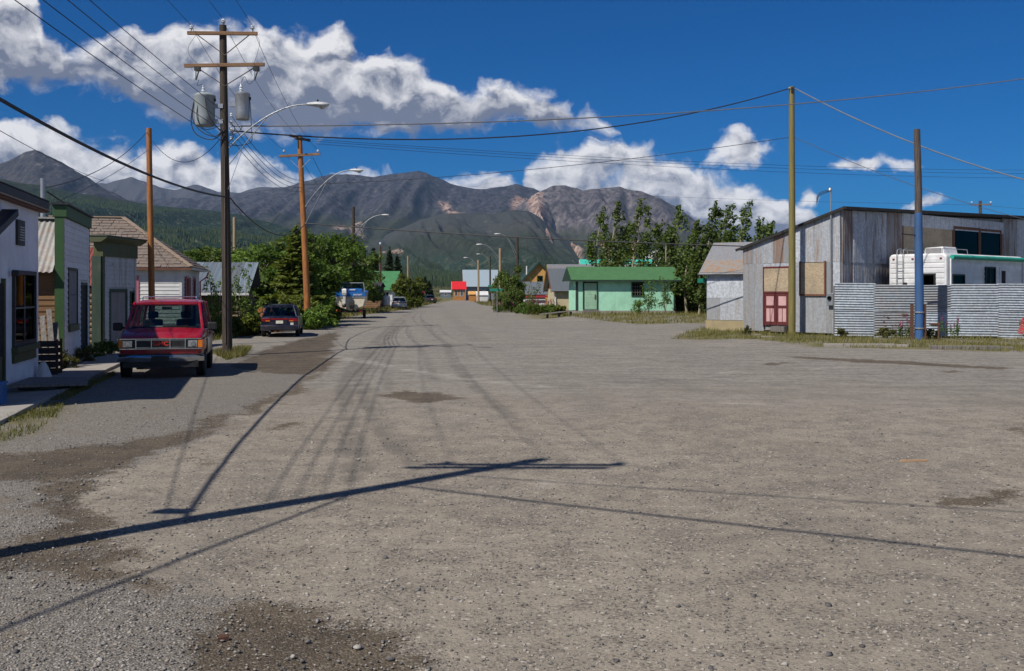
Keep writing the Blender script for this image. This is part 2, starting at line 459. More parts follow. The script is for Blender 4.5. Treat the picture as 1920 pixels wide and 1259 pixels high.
M['maroon'] = paint('maroon door', (.11, .016, .016), .6, .5, (.07, .03, .02), 4)
M['chip'] = chip('chipboard')
M['yellow_wood'] = paint('yellow pine wall', (.62, .34, .10), .7, .3, (.4, .2, .07), 2)
M['mustard'] = paint('mustard board', (.36, .26, .03), .7, .3)
M['tan'] = paint('tan base board', (.34, .28, .16), .8, .6, (.2, .17, .1), 2)
M['brown_gable'] = paint('brown gable', (.15, .06, .035), .8, .3)
M['cream'] = paint('cream wall', (.58, .50, .32), .7, .3)
M['red_roof'] = paint('red roof', (.62, .02, .025), .5, .1)
M['redtrim'] = paint('red trim', (.42, .03, .04), .5, .1)
M['orange_wall'] = paint('orange log wall', (.42, .18, .045), .7, .3)
M['teal'] = paint('turquoise metal', (.05, .50, .40), .5, .2)
M['awning'] = paint('teal awning', (.01, .36, .26), .6, .1)
M['sign_green'] = paint('street sign green', (.01, .22, .15), .4, .05)
M['rubber'] = paint('tyre', (.017, .017, .018), .85, .5, (.07, .06, .05), 5)
M['rim'] = paint('wheel rim', (.42, .42, .43), .35, .3, metallic=.7)
M['chrome'] = paint('chrome', (.6, .62, .65), .15, .1, metallic=.9, bumpy=0)
M['red_car'] = car_paint('red van paint', (.28, .003, .014), 0, .25)
M['grey_car'] = car_paint('grey two-tone paint', (.27, .28, .30), .4, .3)
M['navy_car'] = car_paint('navy car paint', (.007, .010, .028), .2, .25)
M['silver_car'] = car_paint('silver car paint', (.42, .43, .45), .6, .3)
M['dark_car'] = car_paint('dark green car paint', (.02, .03, .03), .3, .25)
M['red_truck'] = car_paint('red truck paint', (.42, .02, .02), 0, .25)
M['amber'] = paint('amber lens', (.75, .19, .01), .25, .05)
M['redlens'] = paint('red lens', (.22, .007, .010), .2, .05)
M['lens'] = paint('headlamp lens', (.55, .58, .6), .08, .05, metallic=.6, bumpy=0)
M['plate'] = paint('number plate', (.68, .68, .58), .5, .1)
M['carpet'] = paint('seat fabric', (.035, .035, .04), .95, .1)
M['glass'] = glass('car glass', (.62, .68, .66), .9, 1.0, 1.5)
M['pane'] = glass('window glass', (.4, .45, .45), .3, .5, 1.42)
M['letter_red'] = paint('red lettering', (.72, .05, .03), .4, 0)
M['rv'] = paint('white aluminium siding', (.74, .75, .76), .35, .12, (.5, .48, .42))
M['boat_blue'] = paint('boat blue', (.012, .13, .42), .35, .2)
M['boat_white'] = paint('boat hull', (.66, .62, .52), .45, .6, (.42, .30, .16), 2.2)
M['magenta'] = leafmat('fireweed flowers', (.26, .05, .17), (.38, .10, .26))
M['leaf'] = leafmat('leaf green', (.040, .085, .018), (.13, .20, .040))
M['leaf_y'] = leafmat('willow leaf', (.06, .095, .018), (.18, .21, .042))
M['leaf_d'] = leafmat('poplar leaf', (.042, .080, .022), (.14, .19, .046))
M['leaf_b'] = leafmat('bright leaf', (.06, .13, .02), (.18, .27, .052))
M['needle'] = leafmat('spruce needles', (.012, .026, .014), (.04, .058, .026), .15)
M['weed'] = leafmat('weeds', (.05, .075, .018), (.17, .155, .05), .3)
M['drygrass'] = leafmat('verge grass', (.055, .085, .02), (.23, .195, .075), .3)
M['bark'] = wood('bark', (.20, .18, .14), (.07, .06, .05), 2)
M['bark_pale'] = wood('pale poplar bark', (.36, .34, .22), (.16, .15, .10), 2)
M['stone'] = None
# ------------------------------------------------------------------ the ground
def vnoise(x, y, seed=0):
    """cheap smooth value noise for numpy arrays"""
    xi, yi = np.floor(x).astype(np.int64), np.floor(y).astype(np.int64)
    xf, yf = x - xi, y - yi
    def h(a, b):
        n = (a * 374761393 + b * 668265263 + seed * 1442695041) & 0x7fffffff
        n = ((n ^ (n >> 13)) * 1274126177) & 0x7fffffff
        return ((n ^ (n >> 16)) & 0xffff) / 65535.0
    u, v = xf * xf * (3 - 2 * xf), yf * yf * (3 - 2 * yf)
    return (h(xi, yi) * (1 - u) + h(xi + 1, yi) * u) * (1 - v) + (h(xi, yi + 1) * (1 - u) + h(xi + 1, yi + 1) * u) * v
def fbm(x, y, oct=4, seed=0):
    s, a, t = 0, 1, 0
    for i in range(oct):
        s = s + vnoise(x * 2 ** i, y * 2 ** i, seed + i) * a; t += a; a *= .5
    return s / t
def seg_dist(x, y, pts):
    d = np.full(x.shape, 1e9)
    for (a, b) in zip(pts[:-1], pts[1:]):
        dx, dy = b[0] - a[0], b[1] - a[1]
        t = np.clip(((x - a[0]) * dx + (y - a[1]) * dy) / (dx * dx + dy * dy + 1e-9), 0, 1)
        d = np.minimum(d, np.hypot(x - a[0] - t * dx, y - a[1] - t * dy))
    return d
def inside(x, y, poly):
    r = np.zeros(x.shape, dtype=bool); n = len(poly)
    for i in range(n):
        (x0, y0), (x1, y1) = poly[i], poly[(i + 1) % n]
        c = ((y0 > y) != (y1 > y)) & (x < (x1 - x0) * (y - y0) / (y1 - y0 + 1e-12) + x0)
        r ^= c
    return r
def sdf(x, y, poly):
    d = seg_dist(x, y, list(poly) + [poly[0]])
    return np.where(inside(x, y, poly), -d, d)
def gpoly(pp): return [tuple(G(px, py)[:2]) for px, py in pp]
def ground_z(x, y):
    x, y = np.asarray(x, float), np.asarray(y, float)
    z = .33 * smooth(y, 66, 74) * smooth(x, 2, 6) * (1 - smooth(x, 18, 24))      # the lot of the mint house is banked up
    z = z + .10 * smooth(y, 37.5, 40) * smooth(x, 7.5, 10) * (1 - smooth(y, 60, 64))
    z = z + .05 * (fbm(x * .25, y * .25, 3, 5) - .5) * smooth(np.hypot(x, y), 3, 8)
    return z

# left edge of the rolled street: loose gravel and mud lie to the left of it
LOOSE = gpoly([(-900, 1259), (-900, 700), (200, 700), (420, 672), (560, 640), (650, 612), (632, 640), (640, 680), (560, 720), (470, 770), (400, 810), (330, 850),
               (230, 890), (180, 930), (215, 975), (190, 1010), (250, 1060), (330, 1085), (480, 1120), (640, 1140), (740, 1180), (830, 1235), (900, 1300), (900, 1500), (-900, 1500)])
MUD = [gpoly(q) for q in (
    [(80, 905), (215, 888), (185, 930), (222, 975), (200, 1005), (120, 1000), (50, 960)], [(150, 1000), (240, 1040), (330, 1090), (300, 1110), (200, 1080), (120, 1040)], [(440, 770), (560, 715), (630, 690), (560, 735), (470, 785)],
    [(-200, 905), (-200, 850), (60, 848), (150, 835), (290, 815), (420, 775), (470, 768), (400, 800), (300, 850), (215, 895), (120, 905)],
    [(60, 1000), (150, 950), (215, 950), (235, 1000), (150, 1030), (60, 1040)],
    [(-200, 1010), (100, 1010), (240, 1040), (270, 1085), (180, 1090), (90, 1060), (-200, 1055)],
    [(480, 660), (560, 636), (640, 622), (625, 660), (640, 690), (560, 705), (500, 700), (430, 690)],
    [(310, 1259), (420, 1160), (520, 1130), (700, 1150), (800, 1220), (880, 1300), (600, 1300)],
    [(880, 1130), (960, 1118), (1010, 1130), (940, 1142)], [(420, 1025), (480, 1018), (525, 1024), (470, 1031)],
    [(700, 740), (780, 730), (880, 745), (800, 755)], [(470, 797), (540, 792), (555, 800), (490, 806)],
    [(350, 855), (390, 850), (400, 870), (360, 876)], [(1415, 683), (1470, 679), (1500, 683), (1450, 687)], [(1760, 697), (1800, 694), (1822, 698), (1780, 701)],
    [(1480, 668), (1700, 677), (1900, 690), (1900, 694), (1680, 684), (1480, 672)], [(1740, 925), (1920, 915), (1920, 945), (1780, 940)], [(1740, 1156), (1775, 1152), (1785, 1158), (1750, 1161)],
    [(1880, 808), (1960, 800), (1960, 818)])]
TRACKS = [(gpoly(q), w, a) for q, w, a in (
    ([(665, 900), (655, 840), (650, 780), (640, 730), (655, 690), (690, 650), (735, 610), (760, 590)], .13, .8),
    ([(690, 885), (672, 830), (655, 760), (652, 715), (672, 680), (705, 645), (745, 608)], .12, .75),
    ([(745, 850), (712, 800), (685, 750), (668, 712), (690, 672), (722, 640), (760, 600)], .14, .85),
    ([(780, 880), (740, 810), (705, 760), (680, 715), (700, 680), (735, 645)], .12, .6),
    ([(730, 730), (724, 690), (735, 655), (722, 630), (740, 600)], .14, .5), ([(815, 715), (800, 670), (775, 635), (757, 605)], .14, .5),
    ([(960, 780), (890, 725), (850, 680), (835, 645), (800, 615), (790, 600)], .15, .65),
    ([(1060, 870), (960, 780)], .16, .35),
    ([(1200, 880), (1400, 850), (1600, 825), (1920, 795)], .05, .65), ([(1300, 868), (1560, 840), (1920, 800)], .05, .5),
    ([(520, 930), (800, 945), (1200, 930), (1500, 905), (1920, 875)], .045, .7),
    ([(1000, 700), (1300, 730), (1600, 745), (1920, 760)], .5, .35), ([(900, 690), (1300, 715), (1920, 735)], .4, .3),
    ([(1100, 665), (1400, 690), (1920, 715)], .5, .25), ([(1540, 795), (1640, 782)], .15, .5), ([(1350, 1015), (1500, 985), (1700, 965)], .16, .4),
    ([(820, 560), (830, 580), (900, 640)], .5, .25), ([(800, 556), (780, 580), (740, 610)], .35, .3))]
PALE = [(gpoly(q), w) for q, w in (([(610, 668), (700, 680), (800, 700), (900, 715), (1020, 725)], .35), ([(1340, 757), (1420, 757)], .22), ([(1210, 660), (1290, 662)], .2),
        ([(1500, 692), (1590, 690)], .15), ([(1030, 905), (1090, 900)], .2), ([(1340, 700), (1380, 697)], .15))]
GRASS = [gpoly(q) for q in ([(1255, 636), (1300, 622), (1400, 615), (1960, 615), (1960, 662), (1700, 655), (1520, 652), (1420, 642)],
                            [(960, 578), (1060, 574), (1330, 580), (1330, 606), (1200, 608), (1090, 602), (1000, 590), (920, 580)],
                            [(620, 600), (640, 582), (740, 574), (830, 562), (815, 569), (770, 580), (690, 590)],
                            [(900, 572), (880, 562), (960, 560), (990, 574), (960, 580)],
                            [(-200, 850), (-200, 800), (0, 788), (110, 740), (214, 700), (216, 706), (130, 748), (100, 790), (60, 815), (0, 830)],
                            [(395, 662), (470, 655), (460, 668), (425, 676)], [(395, 640), (400, 622), (620, 604), (600, 612), (480, 628)])]
def g_masks(x, y):
    wx = x + (fbm(x * 1.3, y * 1.3, 3, 1) - .5) * .7; wy = y + (fbm(x * 1.3, y * 1.3, 3, 2) - .5) * .7
    wx = wx + (fbm(x * 6, y * 6, 2, 21) - .5) * .16; wy = wy + (fbm(x * 6, y * 6, 2, 22) - .5) * .16
    loose = 1 - smooth(sdf(wx, wy, LOOSE), -.45, .35)
    mud = np.zeros(x.shape)
    for p in MUD: mud = np.maximum(mud, 1 - smooth(sdf(wx, wy, p), -.55, .35))
    tr = np.zeros(x.shape); q = fbm(x * 3, y * 3, 3, 9)
    for p, w, a in TRACKS:
        d = seg_dist(x, y, p)
        tr = np.maximum(tr, a * (1 - smooth(d, w * .5, w * 1.3)) * smooth(q, .15, .6))
    pale = np.zeros(x.shape)
    for p, w in PALE: pale = np.maximum(pale, (1 - smooth(seg_dist(wx, wy, p), w * .2, w)) * smooth(q, .2, .6))
    gr = np.zeros(x.shape)
    for p in GRASS: gr = np.maximum(gr, (1 - smooth(sdf(wx, wy, p), -.7, .35)) * smooth(fbm(x * .9, y * .9, 3, 63), .28, .55))
    # lots well off the street are rough grass
    off = np.maximum(smooth(x, 0, 3) * smooth(y, 74, 78), smooth(-x, 12.5, 14.5) * smooth(y, 36, 40))
    off = np.maximum(off, smooth(y, 46, 50) * smooth(x, 11, 14))
    off = np.maximum(off, smooth(-x - (y - 70) * .11, 11, 13) * smooth(y, 60, 66))
    gr = np.maximum(gr, off)
    return loose, mud, tr, pale, gr

azs = np.concatenate([np.radians(np.arange(-36, 36, .17)), np.radians(np.arange(36, 324, 4.0))])
nr = 430
rad = .8 * (360 / .8) ** (np.arange(nr) / (nr - 1))
AZ, RD = np.meshgrid(azs, rad)
gx, gy = (RD * np.sin(AZ)).ravel(), (RD * np.cos(AZ)).ravel()
gz = ground_z(gx, gy)
na = len(azs)
idx = np.arange(nr * na).reshape(nr, na)
nxt = np.roll(idx, -1, axis=1)
fq = np.stack([idx[:-1], nxt[:-1], nxt[1:], idx[1:]], -1).reshape(-1, 4)
loose, mud, tr, pale, gr = g_masks(gx, gy)
gz = gz - tr * .008 - mud * .012
centre = len(gx)
gv = np.column_stack([gx, gy, gz]); gv = np.vstack([gv, [0, 0, 0]])
mm, N, bs, _ = new_mat('gravel street')
def att(N, n):
    a = N.n('ShaderNodeAttribute'); a.attribute_name = n; return a.outputs['Fac']
pos = geo(N).outputs['Position']
n_big = N.noise(pos, .22, 4, .55); n_mid = N.noise(pos, 1.7, 5, .6); n_fine = N.noise(pos, 38, 4, .65); n_grit = N.noise(pos, 120, 3, .7)
vo = N.n('ShaderNodeTexVoronoi'); N.put(vo.inputs['Vector'], pos); vo.inputs['Scale'].default_value = 27
vs = N.n('ShaderNodeSeparateColor'); N.put(vs.inputs[0], vo.outputs['Color'])
vo2 = N.n('ShaderNodeTexVoronoi'); N.put(vo2.inputs['Vector'], pos); vo2.inputs['Scale'].default_value = 17
vs2 = N.n('ShaderNodeSeparateColor'); N.put(vs2.inputs[0], vo2.outputs['Color'])
vo3 = N.n('ShaderNodeTexVoronoi'); N.put(vo3.inputs['Vector'], pos); vo3.inputs['Scale'].default_value = 62
vs3 = N.n('ShaderNodeSeparateColor'); N.put(vs3.inputs[0], vo3.outputs['Color'])
n_pat = N.noise(pos, 5.0, 5, .65)
packed = N.mix(N.rng(n_big, .3, .7), (.25, .218, .174), (.315, .277, .222))
packed = N.mix(N.m('MULTIPLY', N.rng(n_mid, .42, .70), .6), packed, (.185, .162, .132))
n_lane = N.noise(N.v('MULTIPLY', N.v('ADD', pos, N.v('SCALE', (1, 0, 0), scale=N.m('MULTIPLY', n_big, 3))), (.8, .07, 1)), 1.0, 4, .6)
packed = N.mix(N.m('MULTIPLY', N.rng(n_lane, .45, .7), .45), packed, (.15, .138, .12))
packed = N.mix(N.m('MULTIPLY', N.rng(n_pat, .48, .70), .35), packed, (.17, .152, .128))
rough_f = N.rng(N.m('ADD', N.m('MULTIPLY', n_mid, .6), N.m('MULTIPLY', n_pat, .5)), .44, .66, .35, 1.0)
packed = N.mix(N.m('MULTIPLY', N.m('POWER', vs3.outputs[0], 2.4), N.m('MULTIPLY', rough_f, .95)), packed, (.07, .064, .058))
packed = N.mix(N.m('MULTIPLY', N.rng(vs3.outputs[1], .86, .97), N.m('MULTIPLY', rough_f, .42)), packed, (.46, .42, .355))
packed = N.mix(N.m('MULTIPLY', N.rng(n_pat, .44, .30), .4), packed, (.37, .325, .255))
packed = N.mix(N.m('MULTIPLY', N.rng(n_fine, .48, .72), .45), packed, (.15, .135, .115))
dark_st = N.m('MULTIPLY', N.rng(vs.outputs[0], .76, .82), N.rng(vo.outputs['Distance'], .5, .25))
packed = N.mix(N.m('MULTIPLY', dark_st, N.m('MULTIPLY', rough_f, .9)), packed, (.045, .043, .042))
pale_st = N.m('MULTIPLY', N.rng(vs.outputs[1], .90, .94), N.rng(vo.outputs['Distance'], .5, .25))
packed = N.mix(N.m('MULTIPLY', pale_st, .7), packed, (.50, .46, .40))
lg = N.mix(vs3.outputs[1], (.095, .09, .084), (.40, .38, .345))
lg = N.mix(N.m('MULTIPLY', vs.outputs[0], .55), lg, N.mix(vs.outputs[1], (.12, .112, .10), (.40, .375, .335)))
lg = N.mix(N.m('MULTIPLY', N.rng(vo3.outputs['Distance'], .3, .6), .7), lg, (.085, .072, .058))
lg = N.mix(N.m('MULTIPLY', N.rng(n_mid, .5, .7), .5), lg, (.17, .14, .10))
edge = N.m('ADD', N.m('MULTIPLY', N.m('SUBTRACT', n_pat, .5), 1.1), N.m('MULTIPLY', N.m('SUBTRACT', n_fine, .5), 1.2))
lo_f = N.rng(N.m('ADD', att(N, 'loose'), edge), .35, .65)
mu_f = N.rng(N.m('ADD', att(N, 'mud'), N.m('ADD', edge, N.m('MULTIPLY', N.m('SUBTRACT', n_mid, .5), 1.0))), .30, .62)
spp = N.n('ShaderNodeSeparateXYZ'); N.put(spp.inputs[0], pos)
farf = N.rng(N.m('ADD', spp.outputs[1], N.m('MULTIPLY', N.m('SUBTRACT', n_big, .5), 14)), 14, 26)
n_far = N.noise(N.v('MULTIPLY', pos, (.35, 1.4, 1)), 1.3, 6, .7)
vo4 = N.n('ShaderNodeTexVoronoi'); N.put(vo4.inputs['Vector'], pos); vo4.inputs['Scale'].default_value = 11
vs4 = N.n('ShaderNodeSeparateColor'); N.put(vs4.inputs[0], vo4.outputs['Color'])
far_n = N.rng(N.m('ADD', N.m('MULTIPLY', n_far, 1.0), N.m('MULTIPLY', vs4.outputs[0], .28)), .40, .86)
packed = N.mix(N.m('MULTIPLY', farf, .7), packed, N.mix(far_n, (.125, .119, .108), (.27, .255, .228)))
col = N.mix(N.m('MULTIPLY', lo_f, .88), packed, lg)
mudc = N.mix(N.rng(n_mid, .3, .7), (.048, .036, .023), (.10, .078, .052))
mudc = N.mix(N.m('MULTIPLY', N.rng(vs3.outputs[2], .80, .9), .6), mudc, (.24, .21, .17))
col = N.mix(N.m('MULTIPLY', mu_f, .9), col, mudc)
col = N.mix(N.m('MULTIPLY', att(N, 'track'), .58), col, (.085, .078, .07))
col = N.mix(N.m('MULTIPLY', att(N, 'pale'), .3), col, (.47, .44, .39))
soil = N.mix(N.rng(n_mid, .35, .65), (.10, .095, .03), (.23, .19, .09))
soil = N.mix(N.rng(n_fine, .4, .65), soil, (.06, .07, .02))
col = N.mix(N.m('MULTIPLY', att(N, 'grass'), N.rng(n_mid, .2, .5, .55, 1)), col, soil)
N.put(bs.inputs['Base Color'], col)
N.put(bs.inputs['Roughness'], N.m('SUBTRACT', .95, N.m('MULTIPLY', att(N, 'mud'), .12)))
bs.inputs['Specular IOR Level'].default_value = .25
hgt = N.m('ADD', N.m('ADD', N.m('MULTIPLY', n_fine, .6), N.m('MULTIPLY', n_mid, .8)), N.m('MULTIPLY', N.m('MULTIPLY', N.m('SUBTRACT', 1, vo3.outputs['Distance']), .5), N.m('ADD', .35, att(N, 'loose'))))
bump(N, bs, hgt, .75, .022)
me = np_mesh('ground', gv, fq, mm, True)
bmx = bmesh.new(); bmx.from_mesh(me); bmx.verts.ensure_lookup_table()
for j in range(na):
    bmx.faces.new((bmx.verts[centre], bmx.verts[(j + 1) % na], bmx.verts[j]))
bmesh.ops.recalc_face_normals(bmx, faces=bmx.faces)
bmx.to_mesh(me); bmx.free()
if me.polygons[0].normal.z < 0: me.flip_normals()
for nm, arr in (('loose', loose), ('mud', mud), ('track', tr), ('pale', pale), ('grass', gr)):
    a = me.attributes.new(nm, 'FLOAT', 'POINT'); a.data.foreach_set('value', np.append(arr, 0).astype(np.float32))
setp(link_mesh('ground', me), kind='structure')

# ------------------------------------------------------------------ mountains and valley floor
def ridge_mat(name, forest, meadow, rock, rock2, tree_z, bare_z, mscale=1.0):
    m, N, bs, _ = new_mat(name)
    g = geo(N); pos = g.outputs['Position']
    sp = N.n('ShaderNodeSeparateXYZ'); N.put(sp.inputs[0], pos)
    n1 = N.noise(pos, .0028 * mscale, 6, .6); n2 = N.noise(pos, .02 * mscale, 5, .65); n3 = N.noise(N.v('MULTIPLY', pos, (1, .5, .10)), .034 * mscale, 6, .66, .1)
    n4 = N.noise(pos, .075 * mscale, 3, .7)
    zz = N.m('ADD', sp.outputs[2], N.m('MULTIPLY', N.m('SUBTRACT', n1, .5), bare_z * .9))
    zz = N.m('ADD', zz, N.m('MULTIPLY', N.m('SUBTRACT', n2, .5), bare_z * .45))
    c = N.mix(N.rng(n4, .35, .65), forest, tuple(x * 2.1 for x in forest))
    c = N.mix(N.m('MULTIPLY', N.rng(n2, .50, .60), .85), c, tuple(x * 1.5 for x in meadow))
    c = N.mix(N.m('MULTIPLY', N.rng(n3, .60, .68), .5), c, (.24, .22, .17))
    up = N.mix(N.rng(n2, .35, .65), meadow, tuple(x * .55 for x in meadow))
    c = N.mix(N.rng(zz, tree_z * .75, tree_z * 1.2), c, up)
    rk = N.mix(N.rng(n3, .36, .62), tuple(x * .75 for x in rock), tuple(x * 1.05 for x in rock2))
    rk = N.mix(N.m('MULTIPLY', N.rng(n3, .60, .70), .4), rk, (.30, .27, .26))
    rk = N.mix(N.m('MULTIPLY', N.rng(n1, .55, .7), .6), rk, tuple(x * .45 for x in rock))
    c = N.mix(N.rng(zz, bare_z * .75, bare_z * 1.15), c, rk)
    sr = N.n('ShaderNodeAttribute'); sr.attribute_name = 'scree'
    c = N.mix(N.m('MULTIPLY', sr.outputs['Fac'], N.rng(n3, .40, .52, .0, 1)), c, N.mix(N.rng(n2, .4, .6), (.27, .15, .11), (.38, .31, .26)))
    N.put(bs.inputs['Base Color'], c); bs.inputs['Roughness'].default_value = 1
    bs.inputs['Specular IOR Level'].default_value = .05
    bump(N, bs, N.m('ADD', n2, n3), 1.0, 6.0)
    return m
def interp(px, prof):
    xs = [a for a, b in prof]; ys = [b for a, b in prof]
    return np.interp(px, xs, ys)
RANGES = []
def mountain(name, prof, Dr, D0, back, mat, seed, gully=.22, power=1.25, px0=-1500, px1=3300, screes=(), gscale=1.0, nrow=90, spur=0):
    cols = np.concatenate([np.arange(px0, -80, 14.0), np.arange(-80, 2000, 4.0), np.arange(2000, px1, 14.0)])
    ts = np.concatenate([np.linspace(0, 1, nrow), np.linspace(1.03, 1 + back, 10)])
    PX, T = np.meshgrid(cols, ts)
    D = D0 + (Dr - D0) * T
    X = (PX - 960) / FOC * D
    def height(px, t, x, d):
        H = (HOR - interp(px, prof)) / FOC * Dr
        H = H + (fbm(px * .03, px * 0, 4, seed + 40) - .5) * .035 * np.maximum(H, 60)
        tt = np.clip(t, 0, 1)
        base = tt ** power
        # spurs and gullies running down the slope
        w = (fbm(x * .0006 * gscale + t * .5, d * .0004, 3, seed + 9) - .5) * 2.4
        rd = 1 - np.abs(2 * fbm(x * .0032 * gscale + w + spur * t, t * 1.4, 4, seed) - 1)
        rd2 = 1 - np.abs(2 * fbm(x * .011 * gscale + w * 2 + spur * t * 2, t * 3.5, 4, seed + 3) - 1)
        env = 4 * tt * (1 - tt) ** .8
        h = H * (base - gully * env * (1 - rd) * 1.6 - gully * .3 * env * (1 - rd2)) 
        h = h + (fbm(x * .004, d * .004, 4, seed + 5) - .5) * 22 * np.clip(tt * 4, 0, 1) * (1 - tt)
        h = np.where(t > 1, H * np.exp(-((t - 1) / back * 1.6) ** 2), h)
        return np.where(t <= 0, -6, h - 2.0 * (1 - tt))
    Z = height(PX, T, X, D)
    n, k = PX.shape
    ii = np.arange(n * k).reshape(n, k)
    f = np.stack([ii[:-1, :-1], ii[:-1, 1:], ii[1:, 1:], ii[1:, :-1]], -1).reshape(-1, 4)
    me = np_mesh(name, np.column_stack([X.ravel(), D.ravel(), Z.ravel()]), f, mat, True)
    scr = np.zeros(PX.size)
    for line, w in screes:         # (px, t) polylines of bare slides down this slope
        scr = np.maximum(scr, 1 - smooth(seg_dist(PX.ravel() / 1000, T.ravel() * .25, [(a / 1000, b * .25) for a, b in line]), w * .3, w))
    a = me.attributes.new('scree', 'FLOAT', 'POINT'); a.data.foreach_set('value', scr.astype(np.float32))
    setp(link_mesh(name, me), kind='structure')
    RANGES.append((name, height, Dr, D0))
dk, md = (.011, .020, .014), (.075, .08, .038)
prof_B = [(-1500, 330), (-400, 320), (0, 330), (150, 345), (200, 343), (245, 332), (270, 338), (300, 352), (330, 358), (365, 348), (380, 350), (410, 360), (450, 362), (490, 351), (540, 351), (600, 360), (700, 390), (900, 470), (3300, 530)]
mountain('far_mountain', prof_B, 9500, 6000, .25, ridge_mat('far rock', dk, (.07, .068, .045), (.085, .082, .086), (.06, .06, .068), 250, 430, .8), 3)
prof_C = [(-1500, 400), (350, 372), (430, 366), (500, 355), (545, 347), (580, 338), (620, 328), (660, 328), (700, 330), (740, 328), (765, 324), (785, 322), (800, 325), (820, 334), (845, 346), (870, 352), (910, 354), (940, 350),
          (970, 346), (1000, 352), (1030, 366), (1080, 400), (1150, 450), (1300, 510), (3300, 535)]
mountain('plateau_mountain', prof_C, 7600, 3600, .3, ridge_mat('plateau rock', dk, (.046, .052, .034), (.027, .029, .040), (.062, .060, .068), 250, 470), 12, .16, 1.05,
         screes=[([(640, .55), (668, .42)], .02), ([(830, .8), (870, .62)], .012), ([(980, .75), (1010, .55)], .03)])
prof_D = [(-1500, 560), (850, 540), (900, 470), (940, 420), (985, 375), (1010, 360), (1035, 349), (1060, 345), (1078, 351), (1092, 357), (1110, 353), (1135, 351), (1160, 348), (1174, 354), (1186, 358), (1205, 360), (1240, 373), (1270, 390), (1300, 410),
          (1330, 430), (1370, 452), (1430, 480), (1500, 498), (1600, 512), (1750, 524), (1950, 532), (3300, 535)]
mountain('rocky_mountain', prof_D, 6300, 3200, .3, ridge_mat('peak rock', dk, (.05, .055, .036), (.056, .052, .060), (.12, .108, .112), 200, 330), 23, .30, 1.0,
         screes=[([(1002, .97), (1015, .7), (1040, .45), (1075, .25)], .020), ([(1075, .5), (1060, .3)], .03), ([(1130, .6), (1160, .3)], .008), ([(1195, .5), (1180, .3)], .008)], gscale=1.6)
prof_F = [(-1500, 470), (500, 470), (620, 468), (690, 455), (740, 432), (790, 412), (830, 402), (880, 398), (930, 400), (965, 392), (990, 396), (1015, 410), (1040, 432), (1070, 456), (1110, 484), (1160, 508), (1240, 528), (1400, 538), (3300, 540)]
mountain('grassy_foothill', prof_F, 5000, 1900, .35, ridge_mat('foothill', (.013, .024, .016), (.042, .050, .034), (.070, .068, .062), (.045, .050, .045), 125, 240, 1.4), 31, .24, 1.0,
         screes=[([(720, .55), (790, .42)], .006)], gscale=2.2, spur=2)
prof_A = [(-1500, 260), (-300, 290), (-60, 322), (0, 306), (25, 297), (45, 287), (62, 282), (80, 285), (105, 297), (130, 311), (165, 332), (200, 354), (260, 385), (400, 420), (3300, 540)]
mountain('dark_peak', prof_A, 5600, 3000, .3, ridge_mat('dark peak rock', dk, (.04, .044, .03), (.036, .036, .044), (.058, .055, .06), 250, 480), 44, .2, 1.0)
prof_E = [(-1500, 280), (-200, 322), (0, 334), (70, 346), (150, 362), (230, 377), (300, 386), (370, 392), (450, 402), (520, 420), (580, 440), (650, 462), (720, 480), (800, 498), (860, 510), (950, 520), (1100, 526), (1500, 532), (3300, 536)]
mountain('forested_slope', prof_E, 3600, 900, .35, ridge_mat('forested slope', (.010, .020, .014), (.036, .046, .028), (.06, .065, .04), (.05, .055, .035), 330, 700, 2.2), 57, .16, 1.0, gscale=2.0)
# low valley floor between town and hills
vp = [(px, 516 + 8 * math.sin(px * .01)) for px in range(-1500, 3301, 100)]
mountain('valley_floor', [(a, 533 + 3 * math.sin(a * .012)) for a, b in vp], 1700, 330, .3, ridge_mat('valley floor', (.03, .045, .018), (.16, .13, .065), (.2, .17, .1), (.14, .12, .07), 40, 200, 6), 71, .05, 1.0, gscale=3)

# distant spruce woods on the lower slopes
def cones(n, pick, hmin, hmax, mat, name):
    vs, fs = [], []
    x, y, z = pick(n)
    h = rng.uniform(hmin, hmax, len(x)); r = h * rng.uniform(.13, .2, len(x))
    k = 5
    ang = np.arange(k) * 2 * math.pi / k
    base = np.stack([x[:, None] + r[:, None] * np.cos(ang), y[:, None] + r[:, None] * np.sin(ang), np.repeat((z - .5)[:, None], k, 1)], -1)
    top = np.stack([x + rng.normal(0, .2, len(x)), y, z + h], -1)[:, None, :]
    V = np.concatenate([base, top], 1).reshape(-1, 3)
    o = np.arange(len(x))[:, None, None] * (k + 1)
    F = (o + np.array([[j, (j + 1) % k, k] for j in range(k)])[None]).reshape(-1, 3)
    ob = link_mesh(name, np_mesh(name, V, F, mat))
    return ob
RG = {r[0]: r for r in RANGES}
def on_range(rname, t0, t1, pa, pb, dens_seed, thr, fade):
    _, hf, Dr, D0 = RG[rname]
    def pick(n):
        px = rng.uniform(pa, pb, n); t = rng.uniform(t0, t1, n)
        D = D0 + (Dr - D0) * t; X = (px - 960) / FOC * D
        keep = fbm(X * .006, D * .006, 4, dens_seed) > thr + fade * np.clip((t - t0) / (t1 - t0), 0, 1)
        px, t, D, X = px[keep], t[keep], D[keep], X[keep]
        return X, D, hf(px, t, X, D)
    return pick
